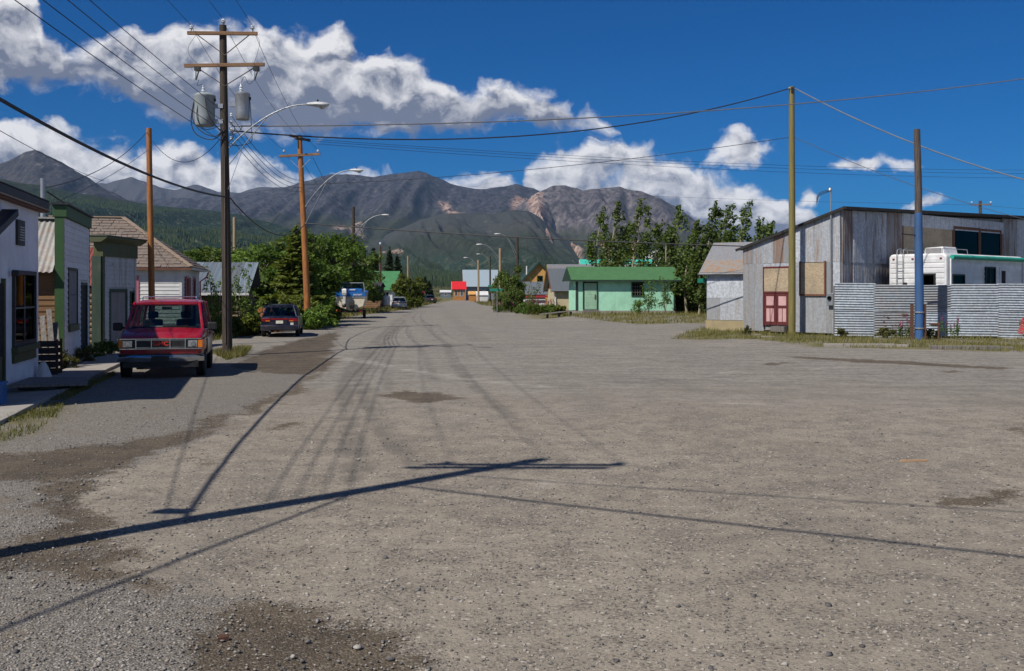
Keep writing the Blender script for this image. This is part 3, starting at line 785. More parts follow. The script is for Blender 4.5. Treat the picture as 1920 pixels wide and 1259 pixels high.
for nm, lab, pk, n, h0, h1 in (
    ('spruce_forest', 'dark spruce forest covering the long slope on the far side of the valley', on_range('forested_slope', .05, .9, -500, 1300, 5, .36, .14), 46000, 6, 13),
    ('hillside_forest', 'spruce woods thinning out up the grassy foothill under the rocky peak', on_range('grassy_foothill', .04, .5, 450, 1500, 8, .40, .2), 26000, 6, 13),
    ('valley_forest', 'belt of spruce and scrub on the flat valley floor beyond the last houses', on_range('valley_floor', .45, 1.0, -500, 2400, 15, .40, -.08), 9000, 4, 9),
    ('mountain_foot_forest', 'scattered forest along the foot of the rocky mountain', on_range('rocky_mountain', .02, .36, 850, 2300, 19, .40, .2), 11000, 6, 12)):
    setp(cones(n, pk, h0, h1, M['needle'], nm), lab, 'forest', kind='stuff')

# ------------------------------------------------------------------ loose stones
def stones(name, label, pts, sizes, mat, group=None):
    ph = (1 + 5 ** .5) / 2
    ico = np.array([(-1, ph, 0), (1, ph, 0), (-1, -ph, 0), (1, -ph, 0), (0, -1, ph), (0, 1, ph), (0, -1, -ph), (0, 1, -ph), (ph, 0, -1), (ph, 0, 1), (-ph, 0, -1), (-ph, 0, 1)]) / 1.9
    tri = np.array([(0, 11, 5), (0, 5, 1), (0, 1, 7), (0, 7, 10), (0, 10, 11), (1, 5, 9), (5, 11, 4), (11, 10, 2), (10, 7, 6), (7, 1, 8), (3, 9, 4), (3, 4, 2), (3, 2, 6), (3, 6, 8), (3, 8, 9), (4, 9, 5), (2, 4, 11), (6, 2, 10), (8, 6, 7), (9, 8, 1)])
    n = len(pts)
    jit = ico[None] * (1 + rng.uniform(-.45, .35, (n, 12, 1)))
    sc_ = np.stack([rng.uniform(.8, 1.3, n), rng.uniform(.6, 1.0, n), rng.uniform(.4, .75, n)], -1)[:, None, :]
    v = jit * sc_ * sizes[:, None, None] * .5
    a = rng.uniform(0, 6.28, n); c, s = np.cos(a)[:, None], np.sin(a)[:, None]
    vx, vy = v[..., 0] * c - v[..., 1] * s, v[..., 0] * s + v[..., 1] * c
    V = np.stack([vx + pts[:, None, 0], vy + pts[:, None, 1], v[..., 2] + pts[:, None, 2] + (sizes * .10)[:, None]], -1).reshape(-1, 3)
    F = (np.arange(n)[:, None, None] * 12 + tri[None]).reshape(-1, 3)
    o = link_mesh(name, np_mesh(name, V, F, mat))
    setp(o, label, 'gravel', kind='stuff')
m, N, bs, _ = new_mat('street stones')
ri = geo(N).outputs['Random Per Island']
rp = N.n('ShaderNodeValToRGB'); N.put(rp.inputs[0], ri)
els = rp.color_ramp.elements; els[0].color = (.06, .058, .058, 1); els[1].color = (.33, .315, .29, 1)
for p_, c_ in ((.3, (.13, .125, .12)), (.55, (.22, .21, .195)), (.75, (.27, .24, .20)), (.9, (.33, .31, .28))):
    e = els.new(p_); e.color = (*c_, 1)
N.put(bs.inputs['Base Color'], rp.outputs[0]); bs.inputs['Roughness'].default_value = .9
M['stone'] = m
def near_pts(n, d0, d1, rule):
    d = d0 * (d1 / d0) ** rng.random(n)
    x = (rng.random(n) - .5) * 1.25 * d
    lo, mu, t_, p_, g_ = g_masks(x, d)
    keep = rng.random(n) < rule(lo, mu, t_, p_, g_, x, d)
    x, d = x[keep], d[keep]
    return np.column_stack([x, d, ground_z(x, d)])
pk = near_pts(42000, 4.6, 19, lambda lo, mu, t_, p_, g_, x, d: np.where(lo > .5, 1, .42) * (1 - .8 * mu) * np.clip(.4 + 1.6 * fbm(x * .6, d * .6, 3, 77), 0, 1))
stones('loose_gravel', 'loose grey gravel stones strewn over the street surface', pk, rng.uniform(.009, .027, len(pk)) * (1 + (rng.random(len(pk)) > .96) * .9), m)
pk = near_pts(700, 5, 26, lambda lo, mu, t_, p_, g_, x, d: np.where(lo > .5, .9, .4))
stones('larger_gravel', 'larger rounded stones lying among the loose gravel', pk, rng.uniform(.02, .034, len(pk)), m)

# ------------------------------------------------------------------ grass
def blades(name, label, poly, n, h0, h1, mat, w=.012, clump=.5, dens=None, cat='grass'):
    xs, ys = [p[0] for p in poly], [p[1] for p in poly]
    x = rng.uniform(min(xs), max(xs), n * 3); y = rng.uniform(min(ys), max(ys), n * 3)
    k = inside(x, y, poly) & (fbm(x * 1.1, y * 1.1, 3, 91) > clump * rng.uniform(.6, 1.1, n * 3))
    x, y = x[k][:n], y[k][:n]; n = len(x)
    z = ground_z(x, y)
    h = rng.uniform(h0, h1, n) * (.6 + .8 * fbm(x * .8, y * .8, 2, 33)); a = rng.uniform(0, 6.28, n)
    dx, dy = np.cos(a) * w, np.sin(a) * w
    lx, ly = rng.normal(.15, .3, n) * h, rng.normal(.1, .3, n) * h
    V = np.stack([np.column_stack([x - dx, y - dy, z - .01]), np.column_stack([x + dx, y + dy, z - .01]), np.column_stack([x + lx, y + ly, z + h])], 1).reshape(-1, 3)
    o = link_mesh(name, np_mesh(name, V, np.arange(n * 3).reshape(-1, 3), mat))
    setp(o, label, cat, kind='stuff')
blades('verge_grass', 'dry green grass along the foot of the corrugated fence and tin shed', GRASS[0], 20000, .05, .24, M['drygrass'], .014, .56)
blades('verge_grass', 'dry grass bank in front of the mint green house', GRASS[1], 26000, .10, .32, M['drygrass'], .025, .30)
blades('verge_grass', 'grass strip behind the boat trailer and silver car', GRASS[2], 9000, .12, .4, M['drygrass'], .03, .3)
blades('verge_grass', 'dry grass around the green street sign by the road bend', GRASS[3], 7000, .12, .4, M['drygrass'], .03, .3)
blades('sidewalk_grass', 'thin grass along the edge of the concrete sidewalk', GRASS[4], 11000, .03, .10, M['weed'], .008, .5)
blades('pole_grass', 'tuft of grass around the base of the dark transformer pole', GRASS[5], 1800, .08, .3, M['drygrass'], .012, .35)
blades('hedge_grass', 'rough grass along the bushes beside the navy wagon', GRASS[6], 6000, .10, .35, M['weed'], .02, .35)
# ------------------------------------------------------------------ poles and wires
def shaft(mb, p0, p1, r0, r1, n=12, seg=8):
    pts, rs = [], []
    p0, p1 = Vector(p0), Vector(p1)
    for i in range(seg + 1):
        t = i / seg
        pts.append(p0.lerp(p1, t) + Vector((math.sin(t * 5) * .012, math.cos(t * 4) * .012, 0))); rs.append(r0 + (r1 - r0) * t)
    return mb.tube(pts, rs, n)
def insulator(parent, x, y, z, s=1.0):
    MB().lathe([(.012, 0), (.012, .09 * s)], (x, y, z), 6).build('pin', M['black'], parent)
    o = MB().lathe([(.045 * s, .09 * s), (.075 * s, .11 * s), (.05 * s, .13 * s), (.07 * s, .16 * s), (.045 * s, .2 * s), (.03 * s, .22 * s)], (x, y, z), 10).build('insulator', M['porcelain'], parent, True)
    return o
def crossarm(parent, x0, x1, y, z, tilt=0, h=.11):
    return MB().beam((x0, y, z - tilt), (x1, y, z + tilt), .095, h).build('crossarm', M['arm_wood'], parent, bevel=.008)
def lamp_arm(parent, z0, dx, dz, side=1, y=0, x0=.13, thin=.025, z1=None):
    """curved bracket with a cobra-head lamp"""
    z1 = z0 - .1 if z1 is None else z1
    pts = []
    for i in range(11):
        t = i / 10
        pts.append((side * (x0 + (dx - x0) * t), y, z0 + dz * math.sin(t * math.pi / 2) ** .9))
    MB().tube(pts, thin, 8).build('lamp_arm', M['arm_steel'], parent, True)
    mid = pts[5]
    MB().tube([(side * x0, y, z1 - .45), ((mid[0] + side * x0) * .52, y, (z1 - .45 + mid[2]) * .5 + .05), mid], thin * .7, 6).build('arm_brace', M['arm_steel'], parent, True)
    hx, hz = side * dx, z0 + dz
    rs = []
    for (t, w, h, d) in ((0, .05, .05, 0), (.12, .09, .07, .0), (.3, .15, .10, -.01), (.5, .17, .11, -.03), (.66, .12, .07, -.02), (.72, .04, .03, 0)):
        rs.append([(hx + side * t, y + w * math.cos(a), hz + d + h * (math.sin(a) if math.sin(a) > 0 else .75 * math.sin(a))) for a in [k * math.pi / 6 for k in range(12)]])
    hd = MB().rings(rs).build('lamp_head', M['lamp'], parent, True)
    MB().lathe([(.02, -.16), (.09, -.13), (.12, -.06)], (hx + side * .5, y, hz), 10).build('lens', M['lens'], hd, True)
    MB().lathe([(.03, .07), (.035, .14), (.01, .16)], (hx + side * .35, y, hz), 8).build('photocell', M['black'], hd, True)

def transformer(parent, x, y, z0, z1, r, mat):
    h = z1 - z0
    t = MB().lathe([(r * .88, 0), (r * .96, .04), (r * .97, h * .3), (r, h * .88), (r * 1.04, h * .9), (r * 1.04, h * .94), (r * .8, h), (.02, h * 1.03)], (x, y, z0), 20).build('transformer', mat, parent, True)
    MB().lathe([(.05, 0), (.075, .03), (.045, .07), (.075, .11), (.045, .15), (.06, .19), (.03, .24), (.012, .32)], (x - .05, y, z1 - .02), 10).build('bushing', M['porcelain'], t, True)
    MB().lathe([(.05, 0), (.05, .09)], (x + r * .98, y - .02, z1 - .25), 8, 'z').build('terminal', M['black'], t)
    return t

# the dark pole with two transformers
POLE1 = Vector((-9.27, 33.0, 0))
p1 = thing('utility_pole', 'dark creosoted utility pole with two transformers and a street lamp beside the red van', 'utility pole', POLE1)
top1 = (-.13, 0, 10.75)
shaft(MB(), (0, 0, -.4), top1, .165, .115).build('shaft', M['pole_dark'], p1, True)
crossarm(p1, -1.25, 1.02, -.16, 10.45, -.01); crossarm(p1, -1.35, 1.25, -.16, 9.42, .02)
for x, z in ((-1.12, 10.5), (.86, 10.5)): insulator(p1, x, -.16, z)
insulator(p1, -.13, 0, 10.72, 1.1)
for x0, x1, za, zb in ((-.95, -.05, 10.42, 9.75), (.75, -.05, 10.42, 9.75), (-1.0, -.05, 9.38, 8.75), (.95, -.05, 9.38, 8.75)):
    MB().beam((x0, -.1, za), (x1, -.13, zb), .03, .012, (0, 1, 0)).build('brace', M['pole_grey'], p1)
transformer(p1, -.70, -.12, 7.45, 8.5, .33, M['tank']); transformer(p1, .52, -.1, 7.66, 8.55, .24, M['steel'])
for x0, x1, z in ((-.42, -.1, 8.1), (-.42, -.1, 7.6), (.1, .32, 8.15)):
    MB().bx(x0, x1, -.16, -.06, z - .07, z + .07).build('bracket', M['steel'], p1)
for x in (-.98, .92):
    c = MB().lathe([(.03, 0), (.05, -.05), (.035, -.1), (.05, -.15), (.035, -.2), (.05, -.27), (.03, -.33)], (x, -.22, 9.28), 8).build('fuse_cutout', M['porcelain'], p1, True)
    MB().beam((x + .13, -.25, 9.22), (x + .04, -.25, 8.92), .035, .035).build('fuse_tube', M['black'], c)
    MB().bx(x - .02, x + .16, -.27, -.12, 9.22, 9.36).build('cutout_bracket', M['black'], c)
def curve(pts, n=12):
    """Catmull-Rom through pts"""
    pts = [Vector(p) for p in pts]; q = [pts[0]] + pts + [pts[-1]]; out = []
    for i in range(1, len(q) - 2):
        for k in range(n):
            t = k / n
            a, b, c, d = q[i - 1], q[i], q[i + 1], q[i + 2]
            out.append(.5 * ((2 * b) + (c - a) * t + (2 * a - 5 * b + 4 * c - d) * t * t + (3 * b - a - 3 * c + d) * t ** 3))
    return out + [pts[-1]]
for pts, r in (([(-.95, -.2, 10.4), (-1.2, -.2, 10.0), (-1.15, -.2, 9.7), (-.9, -.2, 9.45)], .006), (([(-.85, -.25, 8.92), (-.9, -.25, 8.75), (-.74, -.15, 8.8)]), .008),
               ([(.98, -.2, 10.4), (1.1, -.2, 10.1), (.92, -.2, 9.45)], .006), ([(.95, -.25, 8.92), (.75, -.2, 8.8), (.6, -.15, 9.05), (.47, -.1, 8.85)], .008),
               ([(.76, -.12, 8.35), (.82, -.15, 7.4), (.78, -.15, 6.9), (.1, -.17, 6.8)], .012),
               ([(-1.0, -.2, 8.35), (-1.1, -.25, 7.6), (-.9, -.3, 7.15), (-.4, -.25, 7.0), (-.05, -.2, 7.3)], .017), ([(-.95, -.25, 8.35), (-1.05, -.28, 7.7), (-.75, -.32, 7.25), (-.3, -.28, 7.1), (-.05, -.2, 7.4)], .017),
               ([(-.8, -.35, 8.35), (-.85, -.45, 7.7), (-.6, -.4, 7.3), (-.05, -.2, 7.5)], .015), ([(-.6, -.42, 8.3), (-.45, -.45, 7.7), (-.1, -.2, 7.2)], .015),
               ([(.1, -.15, 7.6), (.3, -.2, 7.35), (.12, -.17, 7.15), (.42, -.2, 7.25), (.55, -.2, 7.45)], .014), ([(.1, -.15, 7.4), (.25, -.2, 7.1), (.1, -.17, 6.9), (.35, -.2, 6.85)], .014)):
    MB().tube(curve(pts, 6), r, 5).build('lead_wire', M['wire'], p1, True)
lamp_arm(p1, 6.75, 2.62, 1.4, 1, -.15, .1, .022)
for z in (7.0, 7.25, 7.5, 7.75):
    MB().lathe([(.03, 0), (.05, .03), (.03, .06), (.05, .09), (.03, .12)], (.16, -.12, z), 8).build('spool', M['porcelain'], p1, True)
MB().beam((-.02, -.17, .4), (-.05, -.155, 6.5), .03, .02, (0, 1, 0)).build('ground_moulding', M['pole_grey'], p1)

# the pole off to the left whose shadow crosses the street
POLE0 = Vector((-6.45, 5.85, 0))
p0 = thing('utility_pole', 'dark utility pole with crossarm and insulators standing left of the sidewalk grass', 'utility pole', POLE0)
shaft(MB(), (0, 0, -.4), (0, 0, 10.6), .165, .115).build('shaft', M['pole_dark'], p0, True)
crossarm(p0, -1.2, 1.2, -.16, 10.35, 0); crossarm(p0, -1.2, 1.2, -.16, 10.02, 0)
for x in (-1.05, 1.05): insulator(p0, x, -.16, 10.4)
insulator(p0, 0, 0, 10.56, 1.1)
for x0 in (-.85, .85): MB().beam((x0, -.1, 10.32), (0, -.13, 9.55), .03, .012, (0, 1, 0)).build('brace', M['steel'], p0)
MB().beam((-.42, .36, 5.45), (-.08, .34, 5.45), .16, .16).build('splice_case', M['black'], p0, bevel=.03)
MB().beam((-.05, .1, 5.45), (-.12, .34, 5.45), .04, .04).build('standoff_bracket', M['steel'], p0)

POLE2 = Vector((-11.2, 55.5, 0))
p2 = thing('utility_pole', 'orange-brown utility pole with wooden crossarm rising out of the roadside bush', 'utility pole', POLE2)
shaft(MB(), (.05, 0, -.4), (-.42, 0, 10.6), .19, .13).build('shaft', M['pole_orange'], p2, True)
MB().beam((-.42 - 1.1, -.17, 9.45), (-.42 + 1.15, -.17, 9.58), .095, .13).build('crossarm', M['arm_wood'], p2, bevel=.008)
MB().beam((-.42 - .45, -.5, 10.55), (-.42 + .45, .5, 10.4), .12, .12).build('top_crossarm', M['pole_grey'], p2, bevel=.008)
MB().beam((-.42 - .1, -.7, 10.35), (-.42 + .42, .6, 10.45), .12, .12).build('top_crossarm', M['pole_grey'], p2, bevel=.008)
for x in (-1.25, .6): insulator(p2, x, -.17, 9.6)
for x0 in (-1.1, .3): MB().beam((x0, -.1, 9.45), (-.38, -.13, 8.75), .03, .012, (0, 1, 0)).build('brace', M['steel'], p2)
lamp_arm(p2, 6.7, 2.35, 2.0, 1, -.12, -.1, .026, 6.2)
POLE3 = P(663, HOR, 100); POLE3.z = 0
p3 = thing('utility_pole', 'dark utility pole with a curved street lamp standing behind the blue boat', 'utility pole', POLE3)
shaft(MB(), (0, 0, -.4), (0, 0, 10.4), .2, .14).build('shaft', M['pole_dark'], p3, True)
lamp_arm(p3, 7.7, 2.8, 1.9, 1, -.12, .1, .036)
POLE4 = P(713, HOR, 132); POLE4.z = 0
p4 = thing('utility_pole', 'thin dark red-brown utility pole in front of the green roofed house', 'utility pole', POLE4)
shaft(MB(), (0, 0, -.4), (0, 0, 8.0), .19, .14).build('shaft', M['rusty'], p4, True)
insulator(p4, 0, 0, 7.95, 2.2)
# plain poles
POLE5 = Vector((-13.55, 38.0, 0))
p5 = thing('utility_pole', 'bare orange-brown pole standing between the red van and the shingled house', 'utility pole', POLE5)
shaft(MB(), (.05, 0, -.4), (-.05, 0, 8.2), .125, .10).build('shaft', M['pole_orange'], p5, True)
MB().lathe([(.02, 0), (.04, .04), (.02, .08)], (-.12, -.05, 8.02), 8).build('insulator', M['porcelain'], p5)
def plain_pole(px, py, d, mat, label, r=.13, lamp=0, lz=0, group=None):
    b = P(px, HOR, d); b.z = 0; h = EYE + (HOR - py) / FOC * d
    t = thing('utility_pole', label, 'utility pole', b, 0, group)
    shaft(MB(), (0, 0, -.4), (0, 0, h), r * 1.15, r).build('shaft', M[mat], t, True)
    if lamp: lamp_arm(t, h - lz, 2.0 if d > 150 else 2.1, lz + .45, lamp, -.1, .1, .034)
    return t, h
plain_pole(440, 408, 92, 'pole_tan', 'weathered bare pole top sticking out of the trees behind the log cabin', .15)
plain_pole(765, 480, 160, 'pole_tan', 'pale bare pole standing behind the small roadside trees', .14)
plain_pole(938, 466, 118, 'pole_tan', 'pale wooden lamp pole beside the tall round bush', .16, -1, 1.3)
plain_pole(970, 446, 124, 'pole_dark', 'dark lamp pole rising behind the tall round bush', .17, -1, 2.0)
plain_pole(897, 488, 185, 'pole_tan', 'far pale lamp pole in front of the pale blue roof', .18, -1, 1.4)
plain_pole(919, 481, 200, 'pole_dark', 'far dark lamp pole beside the pale blue roof', .17, -1, .8)
t, h = plain_pole(1838, 377, 110, 'pole_grey', 'small far utility pole with crossarm showing over the shed roof', .16)
MB().beam((-1.1, -.18, h - .45), (1.15, -.18, h - .4), .1, .12).build('crossarm', M['arm_wood'], t)
for x in (-1, 1.05): insulator(t, x, -.18, h - .38, 1.4)
POLE_Y = Vector((12.65, 45.8, 0))
py_ = thing('utility_pole', 'tall greenish yellow treated pole in front of the maroon shed doors', 'utility pole', POLE_Y)
HY_ = EYE + (HOR - 163) / FOC * POLE_Y.y
shaft(MB(), (0, 0, -.4), (0, 0, HY_), .165, .125).build('shaft', M['pole_green'], py_, True)
MB().bx(-.07, .02, -.16, -.1, HY_ - .3, HY_ - .05).build('bolt_plate', M['black'], py_)
MB().lathe([(.02, 0), (.05, .03), (.02, .06)], (-.15, -.1, HY_ - .12), 8).build('insulator', M['porcelain'], py_)
POLE_B = Vector((16.55, 41.25, 0))
pb = thing('utility_pole', 'weathered pole painted blue on its lower part in front of the corrugated fence', 'utility pole', POLE_B)
HB = EYE + (HOR - 243) / FOC * POLE_B.y; HBl = EYE + (HOR - 400) / FOC * POLE_B.y
shaft(MB(), (0, 0, HBl - .02), (-.06, 0, HB), .148, .125).build('shaft', M['pole_grey'], pb, True)
shaft(MB(), (.03, 0, -.4), (0, 0, HBl), .185, .155).build('painted_shaft', M['blue_paint'], pb, True)
MB().beam((-.72, -.05, 4.42), (-.1, -.05, 4.36), .05, .05).build('cleat', M['black'], pb)
for x in (-.27, .24): MB().bx(x - .05, x + .05, -.06, .06, -.2, 1.55).build('stub_post', M['rusty'], pb)
for z in (.55, 1.2): MB().lathe([(.19, 0), (.2, .01), (.2, .05), (.19, .06)], (.02, 0, z), 14).build('band', M['steel'], pb)

def wire(p, q, sag, r, label, mat='wire', group=None, n=26, name='overhead_wire'):
    p, q = Vector(p), Vector(q); pts = []
    for i in range(n + 1):
        t = i / n; v = p.lerp(q, t); v.z -= sag * 4 * t * (1 - t); pts.append(v)
    o = MB().tube(pts, r, 5).build(name, M[mat], None, True)
    return setp(o, label, 'wire', group)
A = lambda b, x, y, z: (b.x + x, b.y + y, b.z + z)
g1 = 'conductors up to the near pole'
for wl, (x1_, z1_, x0_, z0_) in zip(('house-side', 'pole-top', 'street-side'), ((-1.12, 10.7, -1.05, 10.6), (-.13, 10.97, 0, 10.8), (.86, 10.7, 1.05, 10.6))):
    wire(A(POLE1, x1_, -.16, z1_), A(POLE0, x0_, -.16, z0_), .25, .008, 'thin high wire from the %s insulator of the transformer pole running up out of view' % wl, group=g1)
g2 = 'low-voltage lines beside the transformers'
for i in range(4):
    wire(A(POLE1, -.1, -.15, 6.95 + .33 * i), A(POLE0, -.2 + .05 * i, .1, 6.6 + .3 * i), .18, .009, '%s of four black low-voltage lines slanting past the yellowish transformer' % ('lowest', 'second lowest', 'second highest', 'highest')[i], group=g2)
wire(A(POLE1, 0, -.17, 5.15), A(POLE0, -.1, .35, 5.45), .55, .03, 'thick black telephone cable sloping down to the middle of the transformer pole')
wire(P(195, 340, 44), A(POLE0, -.1, 0, 5.3), .3, .009, 'black service wire crossing in front of the dark pointed peak')
g3 = 'conductors between the transformer pole and the next pole'
for wl, (x1_, z1_, x2_, z2_) in zip(('house-side', 'pole-top', 'street-side'), ((-1.12, 10.65, -1.25, 9.8), (-.13, 10.9, -.42, 10.6), (.86, 10.6, .6, 9.8))):
    wire(A(POLE1, x1_, -.1, z1_), A(POLE2, x2_, -.17, z2_), .5, .008, 'thin wire from the %s insulator of the transformer pole on to the orange pole' % wl, group=g3)
for i in range(4):
    wire(A(POLE1, .16, -.12, 7.05 + .25 * i), A(POLE2, -.3, -.17, 7.55 + .2 * i), .55, .011, '%s of four sagging lines between the transformer pole and the orange pole' % ('lowest', 'second lowest', 'second highest', 'highest')[i], group='low-voltage bundle')
wire(A(POLE1, .1, -.1, 5.15), A(POLE2, -.1, -.15, 5.75), .9, .022, 'thick drooping telephone cable from the transformer pole to the orange pole')
wire(A(POLE2, -.1, -.1, 5.8), P(1393, 462, 49.2), .15, .028, 'thick black cable crossing the street from the orange pole to the tin shed')
wire(A(POLE1, .15, -.1, 7.3), A(POLE_Y, -.15, -.1, HY_ - .1), 1.05, .024, 'black twisted service cable sagging across the street to the greenish pole')
MB_ = None
wire(A(POLE1, .15, -.1, 7.45), P(2150, 112, 46), .75, .022, 'twisted silver service wire crossing the sky behind the greenish pole top', 'wire_alu')
wire(A(POLE_Y, .12, -.1, HY_ - .1), P(2060, 370, 40), .55, .026, 'silver twisted wire sloping down from the greenish pole top past the blue pole', 'wire_alu')
wire(A(POLE_Y, -.12, 0, EYE + (HOR - 258) / FOC * 45.8), A(POLE2, -.2, -.15, EYE + (HOR - 347) / FOC * 55.5), .35, .014, 'thin wire from the middle of the greenish pole back to the orange pole')
wire(A(POLE_Y, .12, 0, EYE + (HOR - 258) / FOC * 45.8), P(1990, 428, 46), .35, .014, 'thin wire from the middle of the greenish pole down over the shed roof', 'wire_alu')
for i, dy in enumerate((0, 7, 16)):
    wire(P(592, 262 + dy * .5, 56.4), P(2100, 318 + dy, 90), .6, .011, '%s of three far thin power lines running level behind the greenish pole' % ('top', 'middle', 'bottom')[i], group='far power lines')
wire(P(860, 348, 200), P(1830, 385, 109.8), .5, .014, 'thin far wire reaching the small pole over the shed roof')
wire(P(1846, 385, 109.8), P(2100, 392, 100), .3, .014, 'thin far wire leading right from the small pole over the shed roof')
wire(A(POLE5, -.12, -.05, 8.06), P(86, 352, 22.6), .35, .011, 'service wire from the bare orange pole top down to the white shop roof')
wire(A(POLE5, .1, -.05, 7.7), A(POLE1, -.2, -.2, 7.0), .75, .011, 'short sagging wire between the bare orange pole and the transformer pole')
wire(A(POLE5, -.1, 0, 7.4), P(90, 385, 23.2), .15, .008, 'lower thin service wire from the bare orange pole to the white shop roof')
wire(A(POLE1, .12, 0, 5.1), P(540, 520, 60), .2, .008, 'thin guy wire from the transformer pole down into the bushes')
wire(A(POLE1, .5, -.15, 6.6), A(POLE1, .05, -.1, 5.4), .0, .009, 'short guy strand below the street lamp bracket of the transformer pole', 'wire_alu')
for x1_ in (-.4, .3):
    wire(A(POLE2, x1_, 0, 9.4), A(POLE3, x1_ * .6, 0, 10.1), .9, .012, '%s thin wire running on from the orange pole to the pole behind the boat' % ('house-side' if x1_ < 0 else 'street-side'), group='conductors beyond the orange pole')
wire(A(POLE3, 0, 0, 8.8), A(POLE4, 0, 0, 7.7), .8, .013, 'thin wire between the boat pole and the thin red-brown pole')
wire(A(POLE2, -.2, 0, 8.2), P(480, 452, 70), .2, .009, 'thin service wire from the orange pole towards the trees by the cabin')
wire(A(POLE0, .2, 0, 8.0), (11, -1.6, 6.6), .35, .026, 'heavy service cable crossing the near street whose shadow runs to the right', group=None)
wire(A(POLE0, .1, 0, 9.0), (13, .4, 8.8), .5, .016, 'lighter service wire crossing the near street above the heavy cable')
wire(A(POLE0, .1, 0, 7.4), (-10.4, -6.2, 7.2), .2, .026, 'telephone cable running back from the near pole beside the sidewalk')

# street name signs
def street_sign(px, py_base, d, ptop, label, w=.62, two=True):
    b = P(px, HOR, d); b.z = float(ground_z(b.x, b.y))
    h = EYE + (HOR - ptop) / FOC * d - b.z
    t = thing('street_sign', label, 'street sign', b)
    MB().tube([(0, 0, -.2), (0, 0, h)], .03, 8).build('post', M['steel'], t, True)
    MB().bx(-w, w * .7, -.012, .012, h - .02, h + .2).build('sign_blade', M['sign_green'], t, bevel=.004)
    if two: MB().bx(-.012, .012, -w * .8, w * .8, h + .205, h + .41).build('sign_blade', M['sign_green'], t, bevel=.004)
street_sign(932, 0, 84, 546, 'green street name sign on a post beside the tall round bush')
street_sign(924, 0, 130, 538, 'smaller green street sign farther up the road past the round bush')
street_sign(1326, 0, 52.5, 530, 'teal street name sign on a thin post beside the small blue-grey shed', .5)
# ------------------------------------------------------------------ building helpers
_unit = {}
def ubox(matname):
    if matname not in _unit:
        _unit[matname] = MB().bx(-.5, .5, -.5, .5, -.5, .5).mesh('board_' + matname.replace(' ', '_'), M[matname])
    return _unit[matname]
def piece(name, mat, parent, x0, x1, y0, y1, z0, z1, rot=(0, 0, 0)):
    return link_mesh(name, ubox(mat), parent, ((x0 + x1) / 2, (y0 + y1) / 2, (z0 + z1) / 2), rot, (x1 - x0, y1 - y0, z1 - z0))
def siding(parent, face, off, a0, a1, z0, z1, pitch, mat, holes=(), name='siding_board', th=.034):
    """lapped boards on a wall plane. face '+x': plane x=off, boards run along y; '-y': plane y=off, boards run along x"""
    z = z0; i = 0
    while z < z1 - .02:
        zt = min(z + pitch, z1); spans = [(a0, a1)]
        for (h0, h1, hz0, hz1) in holes:
            if zt > hz0 + .01 and z < hz1 - .01:
                ns = []
                for s0, s1 in spans:
                    if h0 > s0: ns.append((s0, min(h0, s1)))
                    if h1 < s1: ns.append((max(h1, s0), s1))
                spans = [q for q in ns if q[1] - q[0] > .03]
        for s0, s1 in spans:
            j = random.uniform(-.004, .004)
            if face == '+x': piece(name, mat, parent, off, off + th, s0, s1, z + .004, zt + .012, (0, -.13 + j, 0))
            else: piece(name, mat, parent, s0, s1, off - th, off, z + .004, zt + .012, (-.13 + j, 0, 0))
        z += pitch; i += 1
def corr_mesh(name, w, h, mat, pitch=.076, amp=.012, th=.003, warp=.0):
    """corrugated sheet in the xz plane facing -y, ridges vertical, origin at its lower left corner"""
    n = max(4, int(w / pitch * 6)); xs = np.linspace(0, w, n + 1); y = amp * np.cos(xs / pitch * 2 * math.pi)
    rows = 2 if not warp else 5
    zs = np.linspace(0, h, rows); V = []; F = []
    for k, z in enumerate(zs):
        for x, yy in zip(xs, y): V.append((x, yy - warp * math.sin(z / h * 3.1) * math.sin(x / w * 2.7 + 1), z))
    m_ = n + 1
    for k in range(rows - 1):
        for i in range(n): F.append((k * m_ + i, k * m_ + i + 1, (k + 1) * m_ + i + 1, (k + 1) * m_ + i))
    b = len(V); V += [(x, yy + th, z) for x, yy, z in V]
    F += [tuple(q + b for q in reversed(f)) for f in F]
    for i in range(n): F += [(i, i + b, i + 1 + b, i + 1), ((rows - 1) * m_ + i, (rows - 1) * m_ + i + 1, (rows - 1) * m_ + i + 1 + b, (rows - 1) * m_ + i + b)]
    me = bpy.data.meshes.new(name); me.from_pydata(V, [], F); me.materials.append(M[mat] if isinstance(mat, str) else mat)
    me.polygons.foreach_set('use_smooth', np.ones(len(me.polygons), dtype=bool)); me.set_sharp_from_angle(angle=R(55))
    return me
def roof_sheets(parent, e0, e1, r0, r1, mat, n, name='roof_sheet', pitch=.15, amp=.018, lift=.03):
    """corrugated sheets laid on a roof slope: eave from e0 to e1, ridge from r0 to r1 (local points)"""
    e0, e1, r0, r1 = map(Vector, (e0, e1, r0, r1)); w = (e1 - e0).length / n
    ux = (e1 - e0).normalized(); up = (r0 - e0); up = up - ux * up.dot(ux); h = up.length; uz = up.normalized(); uy = uz.cross(ux)
    rot = Matrix((ux, uy, uz)).transposed().to_euler()
    me = corr_mesh(name, w * 1.02, h * 1.02, mat, pitch, amp)
    for i in range(n):
        o = link_mesh(name, me, parent, e0 + ux * w * i - uy * (lift + .004 * (i % 2)), rot)
